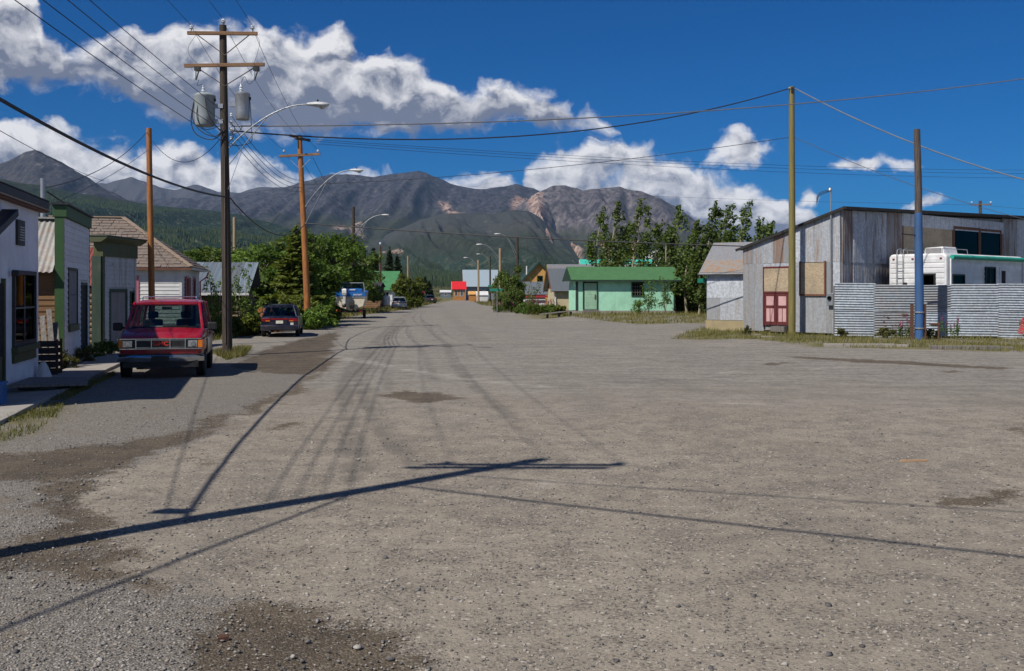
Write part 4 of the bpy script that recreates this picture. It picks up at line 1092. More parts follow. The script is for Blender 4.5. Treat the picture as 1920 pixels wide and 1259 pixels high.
def framed(parent, face, off, a0, a1, z0, z1, fw=.09, frame='dark_trim', pane='pane', mull=(1, 1), name='window', depth=.06):
    """window with a frame, panes and a thin sheet painted dark for the unlit room. face '+x' / '-y' / '-x'"""
    def bx(mb, s0, s1, d0, d1, za, zb):
        if face == '+x': mb.bx(off + d0, off + d1, s0, s1, za, zb)
        elif face == '-x': mb.bx(off - d1, off - d0, s0, s1, za, zb)
        else: mb.bx(s0, s1, off - d1, off - d0, za, zb)
        return mb
    f = MB()
    bx(f, a0 - fw, a0, -.02, depth, z0 - fw, z1 + fw); bx(f, a1, a1 + fw, -.02, depth, z0 - fw, z1 + fw)
    bx(f, a0, a1, -.02, depth, z1, z1 + fw); bx(f, a0, a1, -.02, depth, z0 - fw, z0)
    fo = f.build(name, M[frame], parent)
    nx, nz = mull
    g = MB()
    for i in range(1, nx): s = a0 + (a1 - a0) * i / nx; bx(g, s - .02, s + .02, .0, .035, z0, z1)
    for k in range(1, nz): z = z0 + (z1 - z0) * k / nz; bx(g, a0, a1, .001, .036, z - .02, z + .02)
    if g.v: g.build('muntin', M[frame if frame != 'dark_trim' else 'grey_board'], fo)
    for i in range(nx):
        for k in range(nz):
            p = MB(); bx(p, a0 + (a1 - a0) * i / nx, a0 + (a1 - a0) * (i + 1) / nx, .012, .018, z0 + (z1 - z0) * k / nz, z0 + (z1 - z0) * (k + 1) / nz)
            p.build('pane', M[pane], fo)
    b = MB(); bx(b, a0, a1, .003, .008, z0, z1); b.build('painted_room_dark', M['darkness'], fo)  # thin near-black sheet; the unlit room is put into its colour
    return fo

# ------------------------------------------------------------------ left row: white shop
SHOP = thing('white_shop', 'white stucco shop with dark fascia and a big window facing the sidewalk', 'shop', (-11.03, 23.6, 0), R(13.5))
w = MB(); w.bx(-8, 0, -6.5, 0, -.1, 3.95); w.build('wall', M['shop_white'], SHOP, bevel=.01)
MB().bx(-8.2, .18, -6.7, .3, 3.97, 4.19).build('eave', M['dark_trim'], SHOP, bevel=.01)
MB().bx(.0, .16, -6.6, .25, 3.935, 3.968).build('soffit', M['brown_gable'], SHOP)
MB().bx(.185, .2, -6.6, .3, 3.98, 4.01).build('drip_edge', M['ridge'], SHOP)
MB().slab([(-8.2, -6.7, 4.195), (.18, -6.7, 4.195), (.18, .3, 4.195), (-8.2, .3, 4.195)], .03).build('roof', M['tar'], SHOP)
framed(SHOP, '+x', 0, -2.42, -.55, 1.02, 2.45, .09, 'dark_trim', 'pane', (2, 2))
MB().bx(0, .13, -2.55, -.42, .80, .925).build('window_sill', M['olive_trim'], SHOP, bevel=.008)
MB().bx(0, .05, -2.52, -.45, .58, .795).build('window_apron', M['olive_trim'], SHOP)
v_ = MB().bx(0, .05, -2.2, -1.55, 3.08, 3.62).build('vent', M['dark_trim'], SHOP)
for i in range(6): MB().bx(.05, .07, -2.08, -1.68, 3.18 + i * .055, 3.205 + i * .055).build('louver', M['steel'], v_)
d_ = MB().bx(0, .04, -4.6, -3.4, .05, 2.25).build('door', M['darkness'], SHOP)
MB().bx(.04, .06, -4.45, -3.55, .12, .8).build('door_panel', M['olive_trim'], d_)
for a, b in ((-4.7, -4.6), (-3.4, -3.29)): MB().bx(0, .07, a, b, .05, 2.35).build('door_frame', M['olive_trim'], SHOP)
MB().slab([(0, -5.2, 3.0), (.3, -5.2, 3.0), (.3, -3.25, 3.62), (0, -3.25, 3.62)], .14).build('canopy', M['dark_trim'], SHOP, bevel=.01)
MB().bx(.05, .2, -2.8, -2.68, 2.4, 2.52).build('wall_lamp', M['black'], SHOP, bevel=.02)

# sidewalk
SW = setp(bpy.data.objects.new('sidewalk', None), kind='structure'); C.objects.link(SW)
SW.location = (-11.03, 23.6, 0); SW.rotation_euler = (0, 0, R(13.5))
for i in range(13):
    y0 = -14 + i * 1.75
    MB().bx(.03, 1.12, y0, y0 + 1.735, -.12, .07 + random.uniform(-.008, .008)).build('slab', M['concrete'], SW, bevel=.012)
rp_ = thing('wooden_ramp', 'grey wooden ramp lying on the sidewalk at the shop door', 'ramp', (-11.03, 23.6, 0), R(13.5))
MB().slab([(.14, -3.6, .17), (1.5, -2.6, .10), (1.2, -.9, .10), (.14, -1.6, .17)], .05).build('deck', M['grey_board'], rp_)
MB().bx(.2, .9, -2.9, -2.2, .07, .12).build('bearer', M['grey_board'], rp_)
bb = thing('blue_box', 'bright blue plastic box standing on the sidewalk below the ramp', 'box', (-9.35, 18.2, .06), R(13.5))
MB().bx(-.25, .2, -.25, .25, 0, .36).build('tub', M['boat_blue'], bb, bevel=.02); MB().bx(-.27, .22, -.27, .27, .362, .40).build('lid', M['boat_blue'], bb, bevel=.01)
bag = thing('white_bag', 'crumpled white bag sitting against the shop wall corner', 'bag', (-10.75, 23.25, .07))
rs = []
for k, (z, r) in enumerate(((0, .13), (.07, .17), (.2, .12), (.33, .09), (.42, .03))):
    rs.append([(r * math.cos(a) * (1 + .25 * math.sin(3 * a + k)), r * math.sin(a) * (1 + .2 * math.cos(2 * a + k)), z) for a in [q * math.pi / 6 for q in range(12)]])
MB().rings(rs).build('sack', M['white'], bag, True)
cr = thing('slatted_crate', 'dark slatted crate standing in the gap beside the white shop', 'crate', (-11.45, 24.9, 0), R(13.5))
for i in range(5): MB().bx(-.32, .32, -.3, -.27, .06 + i * .17, .18 + i * .17).build('slat', M['black'], cr)
for i in range(5): MB().bx(-.32, .32, .27, .30, .06 + i * .17, .18 + i * .17).build('slat', M['black'], cr)
for x in (-.3, .3):
    for y in (-.25, .25): MB().bx(x - .025, x + .025, y - .018, y + .018, 0, .92).build('post', M['rusty'], cr)
gt = thing('lumber_pile', 'old grey boards leaning against the brown plank side wall', 'boards', (-11.9, 26.9, 0), R(15.7))
for i in range(4):
    MB().beam((-.5 + i * .16, -.55 + .05 * (i % 3), 0), (-.75 + i * .16, .42, 1.25 + .18 * ((i * 7) % 3)), .13, .025, (0, 1, 0)).build('board', M['grey_board'], gt)

# ------------------------------------------------------------------ false-front store with green trim
B2 = thing('false_front_store', 'white clapboard false-front store with green trim and boarded window', 'store', (-12.27, 27.7, 0), R(15.7))
L2 = 5.2
MB().bx(-.2, 0, .0, L2, 0, 4.12).build('false_front', M['clap'], B2)
holes = [(.62, 2.45, 1.05, 2.75), (3.25, 4.6, .1, 2.35)]
siding(B2, '+x', .0, .02, L2 - .02, .12, 4.1, .165, 'clap', holes)
MB().bx(-.26, .1, -.06, L2 + .06, 4.12, 4.45).build('cornice', M['green_trim'], B2, bevel=.01)
MB().bx(-.3, .16, -.12, L2 + .12, 4.452, 4.50).build('cornice_cap', M['dark_trim'], B2)
MB().bx(-.21, .03, -.04, .0, 0, 4.12).build('corner_board', M['green_trim'], B2)
MB().bx(.0, .035, L2 - .02, L2 + .1, 0, 4.12).build('corner_board', M['dkgreen'], B2)
wi = MB().bx(.005, .03, .7, 2.38, 1.15, 2.68).build('boarded_window', M['ply'], B2)
MB().bx(.03, .042, .7, 2.38, 1.98, 2.0).build('board_joint', M['dark_trim'], wi)
for a in ((.62, .7, 1.05, 2.75), (2.38, 2.45, 1.05, 2.75), (.7, 2.38, 2.68, 2.75)): MB().bx(.0, .06, *a).build('window_casing', M['dkgreen'], wi)
MB().bx(.0, .1, .6, 2.47, .95, 1.14).build('window_sill', M['olive_trim'], wi)
do = MB().bx(-.12, .012, 3.33, 4.52, .1, 2.28).build('door', M['darkness'], B2)  # solid dark block, coloured for the shade of an open recess
for a in ((3.25, 3.33, .1, 2.36), (4.52, 4.6, .1, 2.36), (3.33, 4.52, 2.28, 2.36)): MB().bx(.0, .06, *a).build('door_casing', M['dkgreen'], do)
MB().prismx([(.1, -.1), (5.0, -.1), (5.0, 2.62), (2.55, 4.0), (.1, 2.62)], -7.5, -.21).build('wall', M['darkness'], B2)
siding(B2, '-y', .08, -4.0, -.22, .1, 2.6, .16, 'board', (), 'plank')
roof_sheets(B2, (-7.6, -.22, 2.58), (-.25, -.22, 2.58), (-7.6, 2.55, 4.22), (-.25, 2.55, 4.22), 'roof_pale', 9)
MB().slab([(-.25, 2.56, 4.2), (-.25, 5.3, 2.6), (-7.6, 5.3, 2.6), (-7.6, 2.56, 4.2)], .03).build('roof', M['roof_pale'], B2)
MB().bx(-7.5, -.26, 2.3, 2.8, 4.22, 4.27).build('ridge_cap', M['roof_pale'], B2)
MB().tube([(-1.2, 4.3, 3.0), (-1.2, 4.3, 5.6)], .075, 10).build('stovepipe', M['steel'], B2, True)
MB().beam((-1.1, 4.35, 5.2), (.1, 5.1, 4.35), .035, .035).build('pipe_brace', M['black'], B2)

# ------------------------------------------------------------------ small worn store with heavy cornice
B3 = thing('worn_store', 'small worn store with peeling white boards and heavy olive cornice', 'store', (-14.18, 35.0, 0), R(-2.9))
MB().bx(-.2, 0, 0, 2.7, 0, 3.62).build('false_front', M['clap_worn'], B3)
siding(B3, '+x', 0, .16, 2.68, .12, 3.3, .15, 'clap_worn', [(.55, 1.95, .1, 2.15), (2.2, 2.6, 1.0, 2.1)])
MB().bx(-.24, .09, -.08, 2.78, 3.3, 3.78).build('frieze', M['olive_trim'], B3)
MB().prism([(-.3, 3.78), (.12, 3.78), (.34, 3.93), (.34, 3.98), (-.3, 3.98)], -.3, 3.0).build('cornice', M['olive_trim'], B3, bevel=.01)
MB().bx(-.3, .36, -.32, 3.02, 3.982, 4.02).build('cornice_cap', M['dkgreen'], B3)
MB().bx(-.3, .02, -.1, .0, 0, 3.3).build('corner_board', M['dkgreen'], B3)
MB().bx(.025, .06, -.04, .14, 0, 3.32).build('pilaster', M['olive_trim'], B3); MB().bx(.02, .06, 2.6, 2.74, 0, 3.3).build('pilaster', M['clap_worn'], B3)
for i, (a, b) in enumerate(((.63, 1.24), (1.26, 1.87))):
    MB().bx(-.03, .02, a, b, .1, 2.05).build('door_leaf', M['ply'], B3)
for a in ((.53, .63, .1, 2.17), (1.87, 1.97, .1, 2.17), (.63, 1.87, 2.05, 2.17)): MB().bx(0, .06, *a).build('door_casing', M['dkgreen'], B3)
framed(B3, '+x', 0, 2.26, 2.54, 1.06, 2.04, .05, 'dkgreen')
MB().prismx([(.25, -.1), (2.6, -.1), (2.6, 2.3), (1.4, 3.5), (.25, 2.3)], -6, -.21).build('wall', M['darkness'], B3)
for i in range(11):
    MB().tube([(-5.9, .2, .12 + i * .2), (-.3 + .06 * (i % 2), .2, .12 + i * .2)], .1, 8).build('log', M['log'], B3, True)
roof_sheets(B3, (-6.1, .0, 2.25), (-.24, .0, 2.25), (-6.1, 1.4, 3.62), (-.24, 1.4, 3.62), 'roof_redrust', 7)
MB().slab([(-.24, 1.41, 3.62), (-.24, 2.8, 2.3), (-6.1, 2.8, 2.3), (-6.1, 1.41, 3.62)], .03).build('roof', M['roof_redrust'], B3)

# ------------------------------------------------------------------ white house with shingled hip roof
HH = thing('shingled_house', 'white clapboard house with brown shingled hip roof and pink trim', 'house', (-14.03, 43.0, 0), R(10))
MB().bx(-7, -.03, .03, 5.6, -.1, 3.05).build('wall', M['white'], HH)
MB().bx(-7.02, .0, .0, 5.62, -.1, .35).build('foundation', M['concrete'], HH)
hs_ = [(-3.1, -1.75, .35, 2.75)]
siding(HH, '-y', .025, -6.9, -.06, .36, 3.0, .16, 'white', hs_)
siding(HH, '+x', -.025, .06, 5.55, .36, 3.0, .16, 'white', [(1.2, 2.2, .9, 2.75), (3.4, 4.4, .36, 2.75)])
for a in ((-.09, .02, -.012, .05), (-.09, .02, 5.52, 5.63)): MB().bx(a[0], a[1], a[2], a[3], .352, 3.04).build('corner_board', M['white'], HH)
porch = MB().bx(-3.02, -1.83, -.0, .04, .36, 2.66).build('porch_shade_panel', M['darkness'], HH)  # flat panel carrying the porch's shade as colour
for a in ((-3.1, -3.02), (-1.83, -1.72)): MB().bx(a[0], a[1], -.05, .02, .36, 2.75).build('post', M['pink'], HH)
MB().bx(-3.02, -1.83, -.05, .02, 2.66, 2.75).build('lintel', M['pink'], HH); MB().bx(-3.02, -1.83, -.05, -.01, 1.3, 1.38).build('rail', M['pink'], HH)
f_ = framed(HH, '+x', -.01, 1.35, 2.05, .98, 2.65, .08, 'pink', 'pane', (1, 2))
for a in (.85, 2.2): MB().bx(.0, .05, a, a + .36, .9, 2.7).build('shutter', M['maroon'], HH)
f_ = framed(HH, '+x', -.01, 3.5, 4.2, .5, 2.65, .08, 'pink', 'pane', (1, 2))
ex0, ex1, ey0, ey1, ez = -7.4, .42, -.22, 6.0, 3.0
rz0, rz1, ry, rzz = -6.0, -2.9, 2.8, 5.35
MB().bx(ex0, ex1, ey0, ey1, 3.02, 3.09).build('eave', M['white'], HH)
MB().bx(ex0 - .04, ex1 + .04, ey0 - .06, ey0 - .002, 2.98, 3.08).build('gutter', M['brown_gable'], HH)
roofb = MB().add([(ex0, ey0, 3.1), (ex1, ey0, 3.1), (ex1, ey1, 3.1), (ex0, ey1, 3.1), (rz0, ry, rzz), (rz1, ry, rzz)], [(0, 1, 5, 4), (1, 2, 5), (2, 3, 4, 5), (3, 0, 4), (3, 2, 1, 0)]).build('roof', M['shingle'], HH)
def shingles(e0, e1, r0, r1, rows, sw):
    e0, e1, r0, r1 = map(Vector, (e0, e1, r0, r1)); nrm = (e1 - e0).cross(r0 - e0).normalized(); mb = MB()
    for k in range(rows):
        a, b = e0.lerp(r0, k / rows), e1.lerp(r1, k / rows); a2, b2 = e0.lerp(r0, min(1, (k + 1.15) / rows)), e1.lerp(r1, min(1, (k + 1.15) / rows))
        L = (b - a).length; n = max(1, int(L / sw)); d = (b - a).normalized(); up = ((a2 + b2) - (a + b)) * .5; up = up - d * up.dot(d)
        for i in range(n):
            s = L * i / n + random.uniform(-.02, .02); e = L * (i + 1) / n - .014; j = random.uniform(.022, .05)
            p0, p1 = a + d * s + nrm * j - up * random.uniform(0, .12), a + d * e + nrm * j - up * random.uniform(0, .1)
            q0, q1 = a + d * s + up + nrm * .008, a + d * e + up + nrm * .008
            mb.add([p0, p1, q1, q0, p0 - nrm * .03, p1 - nrm * .03], [(0, 1, 2, 3), (4, 5, 1, 0)])
    return mb
shingles((ex0, ey0, 3.1), (ex1, ey0, 3.1), (rz0, ry, rzz), (rz1, ry, rzz), 17, .24).build('shingles', M['shingle'], roofb, kind='stuff')
shingles((ex1, ey0, 3.1), (ex1, ey1, 3.1), (rz1, ry, rzz), (rz1, ry, rzz), 17, .24).build('shingles', M['shingle'], roofb, kind='stuff')
MB().beam((ex1 + .02, ey0 - .02, 3.14), (rz1, ry, rzz + .05), .2, .05).build('hip_cap', M['ridge'], roofb)
MB().beam((rz0, ry, rzz + .05), (rz1, ry, rzz + .05), .22, .05).build('ridge_cap', M['ridge'], roofb)
MB().tube([(ex1 + .02, 5.9, 3.0), (ex1 - .1, 5.85, 2.75), (.06, 5.7, 2.55), (.06, 5.7, .2)], .04, 8).build('downspout', M['pink'], HH, True)

# ------------------------------------------------------------------ log cabin with metal roof
LC = thing('log_cabin', 'low log cabin with blue-grey metal roof behind young birches', 'cabin', (-13.75, 52, 0), R(8))
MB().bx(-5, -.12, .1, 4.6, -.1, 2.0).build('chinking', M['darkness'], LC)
for i in range(9):
    sp = [(-5.2, -3.6), (-2.6, .15)] if 1 < i < 8 else [(-5.2, .15)]
    for a, b in sp: MB().tube([(a, .05, .12 + i * .225), (b, .05, .12 + i * .225)], .112, 8).build('log', M['log'], LC, True)
    MB().tube([(-.02, -.1, .02 + i * .225), (-.02, 4.7, .02 + i * .225)], .108, 8).build('log', M['log'], LC, True)
MB().bx(-3.6, -2.6, .0, .06, .1, 1.9).build('doorway', M['darkness'], LC)  # near-black plate painted for the shade inside the door gap
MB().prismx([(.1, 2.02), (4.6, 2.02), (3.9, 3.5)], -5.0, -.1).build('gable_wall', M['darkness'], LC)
roof_sheets(LC, (-5.5, -.45, 2.02), (.3, -.45, 2.02), (-5.5, 3.9, 3.62), (.3, 3.9, 3.62), 'roof_slate', 8, 'roof_sheet', .3, .012)
MB().slab([(.3, 3.91, 3.64), (.3, 5.2, 2.3), (-5.5, 5.2, 2.3), (-5.5, 3.91, 3.64)], .03).build('roof', M['roof_slate'], LC)
MB().bx(-5.5, .3, -.5, -.46, 1.88, 2.02).build('fascia', M['white'], LC)
tp = thing('blue_tarp', 'bright blue tarp bundled over a stack beside the log cabin', 'tarp', (-13.6, 56.8, 0))
rs = []
for k, z in enumerate((0, .4, .8, 1.15, 1.3)):
    rr = (.6, .62, .5, .3, .1)[k]
    rs.append([(rr * math.cos(a) * (1 + .18 * math.sin(4 * a + k * 1.3)), rr * math.sin(a) * (1 + .15 * math.cos(3 * a + k)), z + .1 * math.sin(5 * a)) for a in [q * math.pi / 9 for q in range(18)]])
MB().rings(rs).build('sheet', M['boat_blue'], tp)
fw = thing('firewood_stack', 'orange-brown firewood rounds stacked beside the log cabin', 'firewood', (-12.3, 51.6, 0), R(5))
for r_ in range(5):
    for c_ in range(5 - r_ // 2):
        MB().tube([(-.5 + c_ * .26 + (r_ % 2) * .12, -.25, .16 + r_ * .24), (-.5 + c_ * .26 + (r_ % 2) * .12, .3, .16 + r_ * .24)], .125, 8).build('log', M['pole_orange'], fw, True)

# ------------------------------------------------------------------ mint green house
GZ = .33
GH = thing('mint_house', 'long mint green house with green roof, white-green door and barred window', 'house', (4.95, 78, GZ - .05), R(6.3))
LW, DW = 7.75, 3.5
MB().bx(-.03, LW + .03, -.03, DW + .03, -.3, .3).build('foundation', M['concrete'], GH)
MB().prismx([(0, .3), (DW, .3), (DW, 2.75), (DW / 2, 3.55), (0, 2.75)], 0, LW).build('wall', M['mint'], GH)
for a in ((-.03, .12, -.04, .03), (-.04, .03, -.03, .12), (LW - .09, LW + .04, -.04, .03)): MB().bx(*a, .3, 2.74).build('corner_board', M['dkgreen'], GH)
d = MB().bx(.62, 1.58, -.035, .02, .42, 2.42).build('door', M['mint_door'], GH)
for i in range(9): MB().bx(.7, 1.5, -.045, -.035, .5 + i * .21, .69 + i * .21).build('door_board', M['mint_door'], d)
MB().bx(1.42, 1.5, -.08, -.045, 1.2, 1.55).build('lock_plate', M['rusty'], d)
for a in ((.5, .62, .4, 2.54), (1.58, 1.68, .4, 2.54), (.62, 1.58, 2.42, 2.54)): MB().bx(a[0], a[1], -.06, .01, a[2], a[3]).build('door_casing', M['dkgreen'], GH)
framed(GH, '-y', 0, 4.42, 5.18, 1.5, 2.4, .1, 'dkgreen', 'pane', (1, 1))
for i in range(3): MB().bx(4.42 + .19 * (i + 1) - .015, 4.42 + .19 * (i + 1) + .015, -.05, -.035, 1.5, 2.4).build('window_bar', M['grey_board'], GH)
for i in range(3): MB().bx(4.42, 5.18, -.05, -.038, 1.5 + .22 * (i + 1) - .015, 1.5 + .22 * (i + 1) + .012).build('window_bar', M['grey_board'], GH)
for i in range(3): MB().bx(.5 - .05 * i, 1.72 + .06 * i, -.35 - .28 * i, -.08 - .28 * i, .0, .38 - .14 * i).build('step', M['grey_board'], GH)
for s in (1, -1):
    y0, y1 = (-.4, DW / 2) if s == 1 else (DW + .4, DW / 2)
    MB().slab([(-.45, y0, 2.62), (LW + .45, y0, 2.62), (LW + .45, y1, 3.68), (-.45, y1, 3.68)], .06 * s).build('roof', M['green_roof'], GH)
MB().bx(-.45, LW + .45, -.44, -.402, 2.54, 2.68).build('fascia', M['dkgreen'], GH)
MB().prismx([(-.42, 2.58), (DW + .42, 2.58), (DW / 2, 3.64)], -.5, -.452).build('bargeboard', M['dkgreen'], GH)
rmp = thing('boardwalk', 'low weathered boardwalk ramp at the left corner of the mint house', 'boardwalk', (3.6, 77.5, GZ), R(6))
MB().slab([(-1.5, -.5, -.05), (1.2, -.4, .25), (1.2, .4, .25), (-1.5, .5, -.05)], .06).build('deck', M['grey_board'], rmp)
for x in (-.9, .0, .9): MB().bx(x - .05, x + .05, -.3, .3, -.35, .09 + .1 * x).build('bearer', M['dark_trim'], rmp)

# ------------------------------------------------------------------ generic gabled building for the middle distance
def gable(name, label, cat, loc, rz, w, d, h, rh, wall, roof, axis='x', oh=.4, windows=(), gablemat=None, trim='white', door=None):
    """box w by d; ridge along local x ('x') or along local y ('y'). windows: (a0,a1,z0,z1) on the -y front"""
    t = thing(name, label, cat, loc, rz)
    if axis == 'x':
        MB().bx(0, w, 0, d, -.3, h).build('wall', M[wall], t)
        MB().prismx([(.0, h), (d, h), (d / 2, rh - .08)], .01, w - .01).build('gable_wall', M[gablemat or wall], t)
        for y0, s in ((-oh, 1), (d + oh, -1)):
            ze = h - (rh - h) * oh / (d / 2)
            MB().slab([(-oh, y0, ze), (w + oh, y0, ze), (w + oh, d / 2, rh), (-oh, d / 2, rh)], .07 * s).build('roof', M[roof], t)
        MB().prismx([(-oh, h - (rh - h) * oh / (d / 2) - .1), (-oh + .2, h - (rh - h) * oh / (d / 2) - .1), (d / 2, rh - .12), (d + oh - .2, h - (rh - h) * oh / (d / 2) - .1), (d + oh, h - (rh - h) * oh / (d / 2) - .1), (d / 2, rh)], -oh - .05, -oh - .004).build('bargeboard', M[gablemat or trim], t)
    else:
        MB().prism([(0, -.3), (w, -.3), (w, h), (w / 2, rh - .08), (0, h)], 0, d).build('wall', M[wall], t)
        for x0, s in ((-oh, -1), (w + oh, 1)):
            ze = h - (rh - h) * oh / (w / 2)
            MB().slab([(x0, -oh, ze), (x0, d + oh, ze), (w / 2, d + oh, rh), (w / 2, -oh, rh)], .09 * s).build('roof', M[roof], t)
        for x0 in (-oh, w + oh):
            MB().beam((x0, -oh - .03, h - (rh - h) * oh / (w / 2)), (w / 2, -oh - .03, rh), .05, .22, (0, 0, 1)).build('bargeboard', M[trim], t)
    for a in windows: framed(t, '-y', 0, *a, .08, trim, 'pane', (2, 1))
    if door: MB().bx(door[0], door[1], -.03, .02, 0, door[2]).build('door', M[door[3]], t)
    return t
def gnd(px, d, z=0): b = P(px, HOR, d); b.z = z; return b
t = gable('carport_shed', 'metal roofed carport shed with brown gable beside the mint house', 'shed', gnd(1041, 88, .3), R(6), 4.2, 4.6, 2.0, 3.75, 'cream', 'roof_slate', 'x', .35, gablemat='brown_gable')
MB().bx(1.5, 4.1, -.03, .03, 0, 1.85).build('bay_shade_panel', M['darkness'], t)  # dark plate on the wall, painted for the shaded carport bay
for x in (.0, 1.45): MB().bx(x - .06, x + .06, -.1, .0, -.3, 1.95).build('post', M['white'], t)
t = gable('long_shed', 'long grey metal roofed shed with mustard gable behind the carport', 'shed', gnd(1042, 100, .1), R(6), 9.0, 5.0, 2.6, 4.65, 'cream', 'galv', 'x', .5, gablemat='mustard')
MB().bx(-.05, .18, -.12, .05, -.3, 2.6).build('post', M['cream'], t)
MB().lathe([(.06, 0), (.06, .35), (.16, .4), (.02, .5)], (2.3, .9, 3.25), 10).build('roof_vent', M['white'], t)
t = gable('white_shed', 'low white shed with metal roof and red eave trim', 'shed', gnd(984, 108, .1), R(4), 2.2, 3.2, 1.75, 2.95, 'white', 'roof_slate', 'x', .25, trim='redtrim')
MB().bx(-.3, 2.5, -.36, -.29, 1.32, 1.52).build('fascia', M['redtrim'], t)
t = gable('yellow_house', 'yellow board house with dark green gable roof behind the white shed', 'house', gnd(974, 128, 0), R(4), 5.0, 6.5, 3.0, 5.75, 'yellow_wood', 'dkgreen', 'y', .35, [(2.3, 2.85, 3.3, 3.95), (3.5, 4.05, 3.3, 3.95)], trim='dkgreen')
MB().tube([(1.0, 1, 3.5), (1.0, 1, 5.3)], .09, 8).build('flue', M['white'], t)
t = gable('turquoise_house', 'house with turquoise metal roof hidden behind the poplars', 'house', gnd(1098, 116, 0), R(3), 7.8, 5.0, 3.6, 5.75, 'brown_gable', 'teal', 'x', .4)
t = gable('white_upper_house', 'white house gable glimpsed high behind the poplars', 'house', gnd(1208, 132, 0), R(3), 3.4, 5.0, 5.2, 7.3, 'rv', 'rv', 'y', .3, [(.6, 1.2, 3.9, 4.8), (2.0, 2.6, 3.9, 4.8)])
t = gable('blue_roof_house', 'far house with a broad pale blue metal roof at the bend of the road', 'house', gnd(874, 232, 0), R(5), 7.0, 9, 3.5, 7.0, 'roof_slate', 'roof_blue', 'x', .6, [(2.2, 3.6, 1.2, 2.4), (4.4, 5.8, 1.2, 2.4)])
t = gable('red_roof_house', 'small far orange log house with bright red roof', 'house', gnd(850, 226, 0), R(4), 2.6, 6, 2.6, 4.2, 'orange_wall', 'red_roof', 'x', .35, [(.4, .9, 1.0, 2.2), (1.6, 2.1, 1.0, 2.2)])
t = gable('grey_trailer_house', 'tiny far grey trailer house in the open valley', 'house', gnd(826, 300, 0), R(4), 3.0, 6, 1.7, 2.3, 'roof_slate', 'rv', 'x', .2, [(1.2, 1.8, .8, 1.4)])
t = gable('green_roof_house', 'house with green metal roof behind the roadside spruces', 'house', gnd(676, 142, 0), R(-4), 4.5, 8, 2.4, 4.9, 'white', 'green_metal', 'x', .4, [(3.2, 4.0, 1.0, 1.9)])
t = gable('dark_shed', 'black tar paper shed behind the boat trailer', 'shed', gnd(681, 122, 0), R(-3), 2.0, 3, 2.6, 3.1, 'tar', 'tar', 'x', .15)
t = gable('tan_fence_shed', 'low tan shed in front of the far pale blue roof', 'shed', gnd(880, 205, 0), R(5), 2.2, 3, 1.4, 2.0, 'orange_wall', 'yellow_wood', 'x', .15)
t = gable('white_fence_shed', 'low white shed beside the far lamp poles', 'shed', gnd(895, 196, 0), R(5), 2.0, 3, 1.3, 2.0, 'white', 'white', 'x', .15)
t = gable('red_tip_house', 'white gable with a red roof tip showing over the left trees', 'house', gnd(386, 118, 0), R(0), 2.2, 4, 4.6, 5.85, 'white', 'red_roof', 'y', .3)
ls = thing('lumber_stack', 'stack of reddish brown lumber beside the dark shed', 'lumber', gnd(697, 118), R(-3))
for k in range(4):
    for q in range(3): MB().bx(-1.0 + .02 * q, 1.0 + .05 * k, -.5 + q * .34, -.5 + q * .34 + .3, .1 + k * .22, .29 + k * .22).build('beam', M['arm_wood'], ls)
tk = thing('fuel_tank', 'white upright fuel tank behind the silver car', 'tank', gnd(724, 124))
MB().lathe([(.3, .25), (.48, .35), (.5, 1.3), (.4, 1.5), (.1, 1.58)], (0, 0, 0), 16).build('tank_body', M['white'], tk, True)
for a in (0, 2.1, 4.2): MB().beam((.35 * math.cos(a), .35 * math.sin(a), -.02), (.35 * math.cos(a), .35 * math.sin(a), .5), .06, .06).build('leg', M['steel'], tk)

# ------------------------------------------------------------------ tin shed on the right
TS = thing('tin_shed', 'large old corrugated tin shed with maroon doors and boarded windows', 'shed', (14.6, 45.0, 0), R(40))
WX, WY = 24.0, 5.3
zt = lambda x, y: 5.72 + .024 * x - .295 * y
core = MB().add([(.06, .06, .25), (WX, .06, .25), (WX, WY, .25), (.06, WY, .25), (.06, .06, zt(0, 0) - .1), (WX, .06, zt(WX, 0) - .1), (WX, WY, zt(WX, WY) - .1), (.06, WY, zt(0, WY) - .1)],
                [(3, 2, 1, 0), (4, 5, 6, 7), (0, 1, 5, 4), (1, 2, 6, 5), (2, 3, 7, 6), (3, 0, 4, 7)]).build('wall', M['galv_shed'], TS)
MB().slab([(-.12, -.25, zt(0, -.2)), (WX, -.25, zt(WX, -.2)), (WX, WY + .3, zt(WX, WY + .3)), (-.12, WY + .3, zt(0, WY + .3))], .07).build('roof', M['tar'], TS)
MB().beam((-.16, -.28, zt(0, -.2) + .0), (-.16, WY + .32, zt(0, WY + .3) - .0), .05, .12).build('roof_edge', M['tar'], TS)
MB().beam((-.12, -.3, zt(0, -.2) - .02), (WX, -.3, zt(WX, -.2) - .02), .05, .13).build('roof_edge', M['tar'], TS)
for x, y in ((.3, .4), (.3, 2.6), (.3, 4.9), (4, .3), (8, .3)): MB().bx(x - .15, x + .15, y - .15, y + .15, -.1, .25).build('footing', M['grey_board'], TS)
